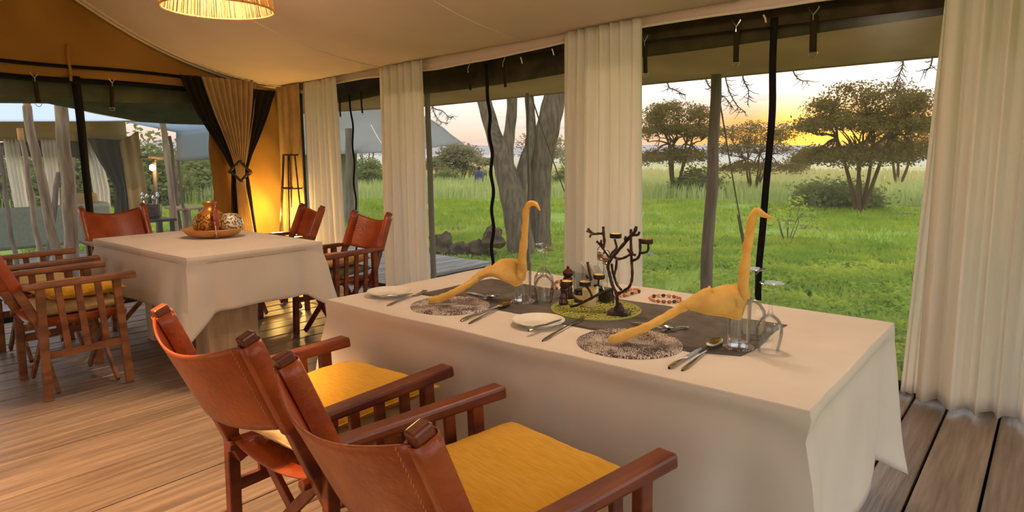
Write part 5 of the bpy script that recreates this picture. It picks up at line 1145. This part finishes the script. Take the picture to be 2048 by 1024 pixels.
bush(895, 352, 335, 26, 45, 33, 'bush below the spreading acacia')
bush(1135, 372, 335, 34, 38, 34, 'bush right of the forked trunk')
bush(735, 372, 318, 40, 40, 35, 'bush seen through the narrow window', leaves=5000)
bush(960, 362, 340, 22, 60, 36, 'bush behind the walking person')
# trees beyond the end opening
for i, (cx, by, ty, hw, d, lb) in enumerate(((300, 400, 258, 60, 30, 'grey green thicket behind the wall lamp of the neighbouring tent'), (370, 405, 305, 70, 34, 'green bush between the tent poles'), (440, 405, 320, 60, 38, 'green bush behind the blue grey canopy post'), (505, 400, 300, 50, 45, 'bush hidden partly by the drape'), (60, 410, 300, 90, 32, 'green bush behind the sofa of the neighbouring tent'), (180, 405, 300, 80, 30, 'bush seen between the curtains of the neighbouring tent'), (735, 350, 195, 60, 50, 'tree with thin bare crown beyond the narrow window'))):
    b = gd(cx, by, d); dd = (b-EYEV).dot(FW)
    tree(b, (298-ty)*dd/FPX+EYE-b.z, hw*dd/FPX, 50+i, lb, stems=4, tips=110, leaves=5000 if i < 6 else 2500, leaf=0.12 if i < 6 else 0.08, lm='leaf_bush' if i < 6 else 'leaf_far', trunk=0.06, crown_z=(0.1 if i < 6 else .4, 1.0), name='bush' if i < 6 else 'acacia_tree', group='greenery beyond the end opening', clus=.5, squash=.7, layers=False)

# forked tree trunk just outside
bt = Vector((-7.05, 9.0, -0.45))
def tw(x_, y_, Y): return atY(x_, y_, Y)
ft = empty('forked_tree', (0, 0, 0), 0, 'big smooth forked trunk standing close outside the window', 'tree')
def limb(px, rad, Y, name='trunk'):
    P_ = smooth_path([tw(a, b, Y+dy) for a, b, dy in px], 6); n_ = len(P_); R_ = [ramp([(i/(len(rad)-1), r) for i, r in enumerate(rad)], k/(n_-1))*(1+.03*math.sin(k*1.3)) for k in range(n_)]
    return MB().tube(P_, R_, 20, flat=0.95).build(name, 'bark', ft)
limb([(1050, 610, 0), (1046, 540, 0), (1040, 480, 0), (1030, 420, 0), (1016, 360, 0), (1004, 318, 0)], [.30, .255, .235, .215, .195, .17], 9)
limb([(1016, 360, 0), (1003, 318, 0), (988, 270, .1), (972, 215, .2), (958, 160, .3), (946, 110, .4)], [.19, .165, .135, .13, .125, .12], 9)
limb([(1014, 360, 0), (1012, 315, 0), (1019, 265, .1), (1024, 215, .1), (1022, 160, .1), (1018, 100, .2)], [.17, .13, .095, .09, .09, .085], 9)
limb([(1082, 620, 0), (1082, 545, 0), (1078, 470, 0), (1078, 400, 0), (1082, 330, 0), (1094, 265, 0), (1106, 210, .1), (1116, 160, .2), (1128, 90, .3)], [.25, .22, .215, .21, .205, .21, .20, .19, .17], 9.7)
limb([(1048, 520, 0), (1040, 440, 0), (1040, 380, 0), (1048, 330, .1), (1060, 290, .2), (1062, 250, .3), (1058, 190, .4), (1052, 110, .5)], [.13, .13, .12, .11, .09, .085, .08, .07], 9.25)
# its high canopy (out of view, above the awning) with thin twigs hanging into view
rt = np.random.RandomState(9)
cc = rt.normal(size=(5000, 3))*[2.6, 1.6, .5]+[-6.6, 10.0, 7.2]; tag(quads('canopy', cc, np.full(5000, .09), 'leaf_acacia', ft, rs=rt), kind='stuff')
limb([(1128, 90, .3), (1150, -60, .4), (1180, -260, .6)], [.17, .13, .08], 9.7, 'limb'); limb([(946, 110, .4), (920, -40, .5), (900, -260, .6)], [.12, .1, .06], 9, 'limb')
def twig(pts, Y, label, seed):
    rd = random.Random(seed); P_ = smooth_path([tw(a, b, Y) for a, b in pts], 6); r = empty('hanging_twig', (0, 0, 0), 0, label, 'branch', 'bare twigs hanging under the awning'); mb = MB().tube(P_, [lerp(.010, .004, i/(len(P_)-1)) for i in range(len(P_))], 5)
    for k, p in enumerate(P_[2:-1]):
        for s in range(2):
            d = Vector((rd.uniform(-1, 1), rd.uniform(-.5, .5), rd.uniform(-1, .3)))*rd.uniform(.04, .13); mb.tube([p, p+d*.6+Vector((0, 0, -.01)), p+d], [.004, .003, .002], 4, cap=False)
    mb.build('twig', 'branch', r); 
for i, (pts, lb) in enumerate((([(1330, 80), (1335, 165), (1350, 180), (1372, 190)], 'bare twig at the left of the wide window sky'), ([(1400, 90), (1412, 160), (1432, 185), (1450, 195), (1466, 215)], 'bare twig just left of the pole top'), ([(1448, 90), (1452, 160), (1470, 205), (1492, 225)], 'long bare twig between pole and zip'), ([(1478, 80), (1486, 155), (1497, 180), (1495, 210)], 'leafy tipped twig left of the zip'), ([(1560, 60), (1590, 150), (1620, 162)], 'short twig right of the zip'), ([(1800, 30), (1806, 120), (1798, 150), (1788, 180)], 'twig near the broad right curtain'), ([(1870, 60), (1862, 130), (1845, 140)], 'twig touching the broad right curtain'), ([(862, 150), (864, 210), (885, 222), (898, 234), (908, 232)], 'curved bare branch at the left of the forked trunk window'), ([(862, 190), (868, 225), (880, 242), (896, 247)], 'lower curved bare branch left of the forked trunk'))):
    twig(pts, 7.4, lb, i)
# awning poles, ropes
def pole(p0, p1, r0, r1, m, name, label, group=None, n=12, bend=0.02, seed=1):
    p0, p1 = Vector(p0), Vector(p1); P_ = [p0.lerp(p1, i/12)+Vector((bend*nz(i*.35, seed), bend*nz(i*.35, seed+5), 0)) for i in range(13)]
    o = MB().tube(P_, [lerp(r0, r1, i/12)*(1+.06*nz(i*.8, seed)) for i in range(13)], n).build(name, m); return tag(o, label, 'pole', group)
pp = Vector((-2.41, 5.82, gz(-2.41, 5.82))); pole(pp, (-2.39, 5.8, 2.02), .058, .046, 'pole_dark', 'wooden_pole', 'weathered pole holding the awning in the wide window', 'poles outside the tent')
pp = Vector((-4.45, 5.82, gz(-4.4, 5.8))); pole(pp, (-4.46, 5.8, 1.97), .020, .018, 'pole_grey', 'wooden_pole', 'thin grey pole before the forked trunk', 'poles outside the tent')
pp = atY(861, 400, YW+.25); pole((atY(868, 560, YW+.25).x, YW+.25, -.02), atY(853, 150, YW+.25), .028, .026, 'pole_grey', 'wooden_pole', 'grey pole along the left edge of the forked trunk window', 'poles outside the tent', bend=.004)
def rope(a, b, r, label, m='rope'): o = MB().tube([Vector(a).lerp(Vector(b), i/10)+Vector((0, 0, -.03*math.sin(pi*i/10))) for i in range(11)], r, 6).build('guy_rope', m); return tag(o, label, 'rope', 'guy ropes')
e_ = gp(1500, 520); rope(tw(1434, 168, 5.85), tw(1492, 500, 7.5), .007, 'guy rope running down from the pole in the wide window'); rope(tw(1476, 430, 7.2), tw(1500, 545, 7.45), .012, 'short doubled end of the guy rope with its slider')
rope(tw(1062, 190, 5.85), tw(1130, 385, 8.0), .008, 'guy rope right of the forked trunk')
# stumps and stones
def rock(p, r, label, m='stone', sq_=.7, name='boulder', seed=1, grp=None):
    mb = MB().lathe([(max(r*math.sin(pi*i/10), 1e-4), -r*sq_*math.cos(pi*i/10)) for i in range(11)], n=16); mb.v = [tuple(Vector(v)*(.78+.5*nz(v[0]/r*1.5+seed, v[1]/r*1.5, v[2]/r*1.5)+.22*nz(v[0]/r*4, v[1]/r*4+seed, v[2]/r*4))) for v in mb.v]
    o = mb.build(name, m); o.location = p; return tag(o, label, name if name == 'boulder' else 'stump', grp)
for i, (x_, y_, r_, lb) in enumerate(((883, 492, .26, 'dark stump nearest the window edge pole'), (912, 500, .22, 'low dark log heap beside the deck'), (938, 497, .2, 'dark log in the middle of the heap by the deck'), (962, 480, .22, 'upright dark stump right of the log heap'), (948, 512, .15, 'small brown stone at the deck edge'), (895, 505, .17, 'dark rounded stump in front of the heap'))):
    p = atY(x_, y_, 8.0); rock(Vector((p.x, 8.0+.1*i, max(p.z, gz(p.x, 8))+.0)), r_, lb, 'stump', 1.0 if i in (0, 3) else .7, 'stump', i+3, 'stumps and logs beside the deck')
p = gp(1300, 522); rock(p+Vector((0, 0, .05)), .15, 'grey boulder on the lawn right of the middle curtain', seed=9)
# twiggy shrub on the lawn
p = gp(1575, 490); sh = tree(p, 1.05, .62, 77, 'small twiggy shrub with sparse leaves on the lawn behind the right bird napkin', stems=6, tips=70, leaves=420, leaf=.035, lm='leaf_weed', trunk=.012, crown_z=(.35, 1), name='shrub', group=None, clus=.05, squash=1, layers=False)
# lanterns on the grass
def hur(x_, y_, d, label):
    b = gp(x_, y_+10); zc_ = b.z+.16; r = empty('storm_lantern', (b.x, b.y, zc_-.16), 0, label, 'lamp', 'lit storm lanterns outside')
    MB().lathe([(0, 0), (.10, 0), (.11, .03), (.09, .07), (0, .07)], n=16).build('base', 'lantern_metal', r); MB().lathe([(0.05, .07), (.085, .12), (.09, .18), (.06, .24)], n=16).build('globe', 'glass', r)
    MB().lathe([(.07, .24), (.06, .28), (.03, .32), (0, .33)], n=16).build('cap', 'lantern_metal', r); MB().lathe([(0, .07), (.03, .09), (.04, .14), (.02, .2), (0, .22)], n=12).build('flame', 'flame', r)
    MB().tube([(.1, 0, .05), (.13, 0, .2), (.08, 0, .33), (0, 0, .38), (-.08, 0, .33), (-.13, 0, .2), (-.1, 0, .05)], .008, 5).build('handle', 'lantern_metal', r)
hur(925, 372, 20, 'lit storm lantern in the grass left of the zip'); hur(1541, 370, 20, 'lit storm lantern beside the zip of the wide window')
# person walking away, wrapped in a blue cloth
def person():
    b = gd(958, 365, 41); zt_ = EYE+ray(958, 333).z*((b-EYEV).dot(FW)); b.z = zt_-1.74
    r = empty('person', b, math.atan2(HD.y, HD.x)-pi/2, 'person in a dark blue wrap walking away through the tall grass', 'person')
    J = {'pel': ((0, 0, .95), .14), 'che': ((0, .02, 1.25), .16), 'sh': ((0, 0, 1.42), .12), 'nk': ((0, 0, 1.50), .055), 'hd': ((0, .01, 1.60), .09), 'top': ((0, .01, 1.68), .075),
         'sl': ((-.18, 0, 1.40), .07), 'el': ((-.24, .04, 1.13), .05), 'wl': ((-.22, .14, .92), .035), 'sr': ((.18, 0, 1.40), .07), 'er': ((.24, .04, 1.13), .05), 'wr': ((.2, .15, .95), .035),
         'hl': ((-.09, 0, .88), .1), 'kl': ((-.1, .06, .48), .065), 'al': ((-.1, -.04, .07), .045), 'fl': ((-.1, .12, .03), .035), 'hr': ((.09, 0, .88), .1), 'kr': ((.1, -.02, .48), .065), 'ar': ((.1, -.16, .09), .045), 'fr': ((.1, 0, .03), .035)}
    K = list(J); E_ = [('pel', 'che'), ('che', 'sh'), ('sh', 'nk'), ('nk', 'hd'), ('hd', 'top'), ('sh', 'sl'), ('sl', 'el'), ('el', 'wl'), ('sh', 'sr'), ('sr', 'er'), ('er', 'wr'), ('pel', 'hl'), ('hl', 'kl'), ('kl', 'al'), ('al', 'fl'), ('pel', 'hr'), ('hr', 'kr'), ('kr', 'ar'), ('ar', 'fr')]
    me = bpy.data.meshes.new('body'); me.from_pydata([J[k][0] for k in K], [(K.index(a), K.index(b_)) for a, b_ in E_], []); me.materials.append(MATS['skin'])
    o = bpy.data.objects.new('body', me); C.objects.link(o); o.parent = r; md = o.modifiers.new('skin', 'SKIN'); sv = me.skin_vertices[0].data
    for i, k in enumerate(K): sv[i].radius = (J[k][1], J[k][1]); sv[i].use_root = (i == 0)
    md.use_smooth_shade = True; s_ = o.modifiers.new('sub', 'SUBSURF'); s_.levels = s_.render_levels = 2
    MB().lathe([(.085, 1.49), (.17, 1.45), (.235, 1.38), (.255, 1.2), (.25, 1.0), (.26, .8), (.27, .55)], n=28, jit=lambda a, z_: (1-.28*abs(math.sin(a)))*(1+.04*math.sin(a*7+z_*3))).build('wrap', 'shuka', r, solid=.01)
    MB().lathe([(0.0, 1.575), (.088, 1.59), (.098, 1.64), (.088, 1.70), (.05, 1.735), (0, 1.74)], (0, -.005, 0), 16).build('hair', 'hair', r)
person()

# ---------------------------------------------------------------- neighbouring tents seen through the openings
# grey fly of the next tent, through the narrow window
ng = empty('grey_tent', (0, 0, 0), 0, 'big grey canvas tent fly seen through the narrow window', 'tent')
YN = 11.0
A = [tw(560, 60, YN), tw(640, 130, YN), tw(694, 214, YN), tw(725, 228, YN), tw(762, 252, YN), tw(790, 275, YN), tw(800, 305, YN), tw(715, 307, YN), tw(560, 312, YN)]
def nfn(u, v):
    top = [tw(400, 90, YN), tw(560, 150, YN), tw(640, 185, YN), tw(694, 214, YN), tw(725, 228, YN), tw(762, 253, YN), tw(800, 285, YN)]; bot = [tw(400, 312, YN), tw(560, 312, YN), tw(640, 309, YN), tw(694, 308, YN), tw(725, 306, YN), tw(762, 305, YN), tw(800, 304, YN)]
    k = u*(len(top)-1); i = min(int(k), len(top)-2); a = top[i].lerp(top[i+1], k-i); b = bot[i].lerp(bot[i+1], k-i); p = b.lerp(a, v); p.y += 2.2*v+.04*math.sin(u*19); return p
MB().grid(nfn, 30, 10).build('fly', 'tent_grey', ng, solid=.012)
MB().tube([nfn(i/30, 1) for i in range(31)], .02, 6).build('fly_edge', 'canvas_trim', ng)
MB().grid(lambda u, v: (lerp(tw(560, 300, YN+.9).x, tw(712, 300, YN+.9).x, u), YN+.9+.05*math.sin(u*9), lerp(-.7, 1.5, v)), 12, 6).build('side_wall', 'tent_grey', ng, solid=.012)
b_ = tw(712, 420, YN); pole((tw(700, 430, YN-.1).x, YN-.1, gz(b_.x, YN)), (tw(700, 300, YN-.1).x, YN-.1, 1.9), .12, .10, 'pole_dark', 'tree_trunk', 'thick grey post under the grey tent fly')
rope(tw(742, 250, 10.8), tw(770, 296, 10.4), .012, 'pale rope on the grey tent fly', 'canvas_trim')

# lounge tent beyond the end opening
XN = -9.6
def ax(x_, y_, X): return atX(x_, y_, X)
nt_ = empty('lounge_tent', (0, 0, 0), 0, 'open fronted safari lounge tent with white fly beyond the end opening', 'tent')
def rf(u, v):
    a = Vector((XN, -1.5, 0)); e0 = ax(-260, 243, XN); e1 = ax(285, 243, XN); t0_ = ax(-260, 200, XN-2.2); t1_ = ax(95, 203, XN-2.2)
    return e0.lerp(e1, u).lerp(t0_.lerp(t1_, u), v)+Vector((0, 0, -.04*math.sin(pi*v)))
MB().grid(rf, 16, 6).build('fly', 'tent_roof_white', nt_, solid=.012)
def uf(u, v):
    a = ax(-260, 243, XN).lerp(ax(480, 243, XN), u); b = ax(-260, 288, XN-2.4).lerp(ax(240, 282, XN-2.4), u); 
    return a.lerp(b, v)
e0 = ax(-260, 244, XN); e1 = ax(430, 240, XN)
def uf(u, v):
    y_ = lerp(e0.y, e1.y, u); zf = lerp(e0.z, e1.z, u); return (lerp(XN+.02, XN-2.4, v), y_, lerp(zf-.01, zf+.30, v)-.05*math.sin(pi*v)-.03*math.sin(u*14)*v)
MB().grid(uf, 30, 8).build('awning_cloth', 'canvas_olive', nt_, solid=.01)
XB = XN-2.4
MB().grid(lambda u, v: (XB, lerp(e0.y, ax(240, 270, XB).y+.1, u), lerp(1.50, 2.1, v)+.02*math.sin(u*20)*(1-v)), 24, 4).build('valance', 'tent_tan', nt_, solid=.01)
def xpanel(name, pxL, pxR, m, X, folds=0, amp=.03, parent=nt_):
    def f(u, v):
        k = v*(len(pxL)-1); i = min(int(k), len(pxL)-2); k -= i
        a = ax(lerp(pxL[i][0], pxL[i+1][0], k), lerp(pxL[i][1], pxL[i+1][1], k), X); b = ax(lerp(pxR[i][0], pxR[i+1][0], k), lerp(pxR[i][1], pxR[i+1][1], k), X)
        p = a.lerp(b, u); p.x += amp*math.sin(folds*2*pi*u+.4)+.02*nz(u*4, v*5); return p
    return MB().grid(f, max(8, folds*8), 20).build(name, m, parent, solid=.006)
xpanel('curtain', [(6, 278), (14, 340), (30, 420), (34, 440)], [(36, 278), (46, 340), (58, 420), (60, 440)], 'sheer', XB+.06, 4)
xpanel('curtain', [(80, 278), (88, 330), (96, 400), (98, 440)], [(112, 280), (116, 330), (118, 380), (120, 440)], 'sheer', XB+.06, 4)
xpanel('curtain', [(166, 274), (176, 320), (186, 380), (190, 440)], [(178, 274), (205, 320), (219, 380), (222, 440)], 'sheer', XB+.06, 4)
xpanel('dark_drape', [(174, 276), (196, 320), (230, 375), (228, 440), (226, 520)], [(242, 280), (248, 320), (254, 375), (260, 440), (266, 520)], 'tent_charcoal', XB+.25, 3, .02)
xpanel('corner_panel', [(238, 284), (246, 330), (256, 400), (262, 520)], [(276, 262), (284, 320), (294, 385), (304, 520)], 'tent_tan', XB+.5, 2, .03)
xpanel('window_flap', [(0, 285), (0, 300), (0, 310)], [(178, 276), (180, 300), (182, 318)], 'tent_charcoal', XB-.05, 1, .01)
MB().box(XB-2.6, XB, e0.y, ax(240, 270, XB).y, -.10, -.02).build('tent_floor', 'deck_wood', nt_)
# sofa
sf0 = ax(-120, 420, XN-1.4); sf1 = ax(222, 420, XN-1.4)
so_ = empty('sofa', (0, 0, 0), 0, 'long grey green sofa with its back towards the dining tent', 'sofa')
zt_s = ax(100, 412, XN-1.4).z
MB().box(XN-1.55, XN-1.35, sf0.y, sf1.y, .02, zt_s).build('back', 'sofa', so_, bevel=.05, smooth=True); MB().box(XN-2.2, XN-1.5, sf0.y, sf1.y, .02, .42).build('seat', 'sofa', so_, bevel=.04)
for yy in (sf0.y, sf1.y-.18): MB().box(XN-2.2, XN-1.4, yy, yy+.18, .02, .6).build('arm', 'sofa', so_, bevel=.04)
pl_ = ax(163, 402, XN-1.75); o = MB().box(pl_.x-.06, pl_.x+.06, pl_.y-.22, pl_.y+.22, pl_.z-.35, pl_.z+.12).build('throw_pillow', 'tent_tan', bevel=.05); tag(o, 'tan pillow peeking over the grey sofa back', 'pillow')
# poles in front of the lounge tent
def xpole(x0, y0, x1, y1, X, r0, r1, label, m='pole_wood', name='wooden_pole', tip=False):
    b = ax(x1, y1, X); t = ax(x0, y0, X); d = (b-t); b = t+d*((t.z+.05)/(t.z-b.z)); return pole(b, t, r1, r0, m, name, label, 'poles outside the end opening', bend=.03, seed=x0)
o = xpole(52, 212, 112, 500, -8.2, .042, .050, 'leaning wooden pole with pale tip before the lounge tent')
xpole(122, 206, 143, 500, -7.9, .060, .066, 'thickest knotted wooden pole before the lounge tent')
xpole(39, 258, 80, 500, -8.6, .024, .030, 'thin leaning wooden pole left of the tipped pole')
xpole(118, 345, 98, 490, -9.0, .03, .034, 'slanting branch between two wooden poles', 'pole_dark')
xpole(0, 292, 18, 430, -9.3, .022, .026, 'wooden pole at the far left edge', 'pole_dark')
xpole(146, 315, 155, 490, -9.2, .016, .018, 'thin pole behind the end zip')
xpole(326, 245, 353, 480, -9.0, .036, .040, 'pale peeled pole right of the wall lamp')
xpole(340, 272, 362, 470, -9.9, .022, .026, 'thin pole close behind the pale peeled pole', 'pole_dark')
xpole(356, 320, 374, 470, -9.4, .018, .022, 'dark thin pole under the blue grey canopy', 'pole_dark')
xpole(434, 318, 446, 450, -10.6, .034, .040, 'double post under the blue grey canopy', 'pole_grey')
for (x_, y_, X, r, lb) in ((54, 208, -8.2, .033, 'top'), (40, 262, -8.6, .027, 'x')):
    t = ax(x_, y_, X); MB().tube([t+Vector((0, 0, .03)), t-Vector((0, .0, .09))], r*1.05, 12).build('pole_tip', 'bowl_wood', o)
# blue grey canopy
bc_ = empty('grey_canopy', (0, 0, 0), 0, 'blue grey canvas canopy with hanging valance behind the drape', 'tent')
XC = -11.2
def cv(u, v):
    a = ax(352, 264, XC).lerp(ax(560, 240, XC), u); b = ax(354, 322, XC).lerp(ax(560, 312, XC), u); p = a.lerp(b, v); p.x += .03*math.sin(u*9); p.z -= .03*math.sin(u*12)*v*.4; return p
MB().grid(cv, 20, 6).build('valance', 'tent_bluegrey', bc_, solid=.01)
MB().grid(lambda u, v: Vector(cv(u, 0))+Vector((-3.2*v, 0, .35*v)), 10, 4).build('canopy_top', 'tent_bluegrey', bc_, solid=.01)
# lamp post with small board
lp = ax(312, 400, -10.8); la = empty('post_lamp', (0, 0, 0), 0, 'small glowing lamp on a wooden post beside the lounge tent', 'lamp')
t = ax(308, 318, -10.8); b = ax(312, 400, -10.8); MB().tube([(b.x, b.y, -.3), (b.x, b.y, b.z), (t.x, t.y, t.z)], .03, 8).build('post', 'pole_dark', la)
a1 = ax(288, 314, -10.8); a2 = ax(322, 317, -10.8); MB().bar(a1, a2, .3, .03).build('board', 'pole_dark', la)
g_ = ax(305, 336, -10.72); MB().lathe([(0, -.05), (.035, -.03), (.045, 0), (.035, .04), (0, .06)], g_, 14).build('bulb', 'flame', la)
MB().lathe([(.05, .08), (.045, .1), (0, .11)], g_, 14).build('cap', 'iron', la)
ld = bpy.data.lights.new('post_light', 'POINT'); ld.energy = 6; ld.color = (1, .6, .3); lo = bpy.data.objects.new('post_light', ld); C.objects.link(lo); lo.location = g_+Vector((.12, 0, 0))
# serving bucket with ladles, on a stand
sb = ax(302, 420, -8.3); bk_ = empty('serving_bucket', sb+Vector((0, 0, -.1)), 0, 'dark bucket crowded with upright silver cutlery beyond the end opening', 'bucket')
MB().lathe([(0, 0), (.08, 0), (.11, .03), (.12, .16), (.115, .17), (.1, .16), (.09, .03), (0, .02)], n=24).build('bucket', 'iron', bk_)
for k in range(8):
    a = 2*pi*k/8; q0 = Vector((.05*math.cos(a), .05*math.sin(a), .05)); q1 = Vector((.085*math.cos(a), .085*math.sin(a), .24+.02*(k % 3))); MB().tube([q0, q1], .005, 6).lathe([(0, -.03), (.014, -.02), (.019, 0), (.014, .02), (0, .03)], q1, 10).build('spoon', 'steel', bk_)
st_ = MB(); z0 = sb.z-.1; st_.box(sb.x-.2, sb.x+.2, sb.y-.2, sb.y+.2, z0-.03, z0-.001); stn = empty('serving_stand', (0, 0, 0), 0, 'low wooden stand under the cutlery bucket', 'stand'); st_.build('top', 'dark_wood', stn)
for sx in (-1, 1):
    for sy in (-1, 1): MB().box(sb.x+sx*.16-.02, sb.x+sx*.16+.02, sb.y+sy*.16-.02, sb.y+sy*.16+.02, -.02, z0-.03).build('leg', 'dark_wood', stn)
# rustic side table
tA_ = ax(352, 415, -9.6); tB_ = ax(396, 413, -9.6); rtb = empty('rustic_table', (0, 0, 0), 0, 'small rustic wooden table on the path beyond the end opening', 'table')
zt__ = tA_.z; MB().box(-9.85, -9.35, tA_.y-.05, tB_.y+.02, zt__-.03, zt__).build('top', 'pole_wood', rtb, bevel=.005)
for yy in (tA_.y+.03, tB_.y-.05):
    for xx in (-9.8, -9.42): MB().bar((xx, yy, -.02), (xx, yy, zt__-.03), .05, .05).build('leg', 'pole_wood', rtb)
MB().box(-9.8, -9.4, tA_.y+.03, tB_.y-.05, .14, .17).build('shelf', 'pole_wood', rtb)
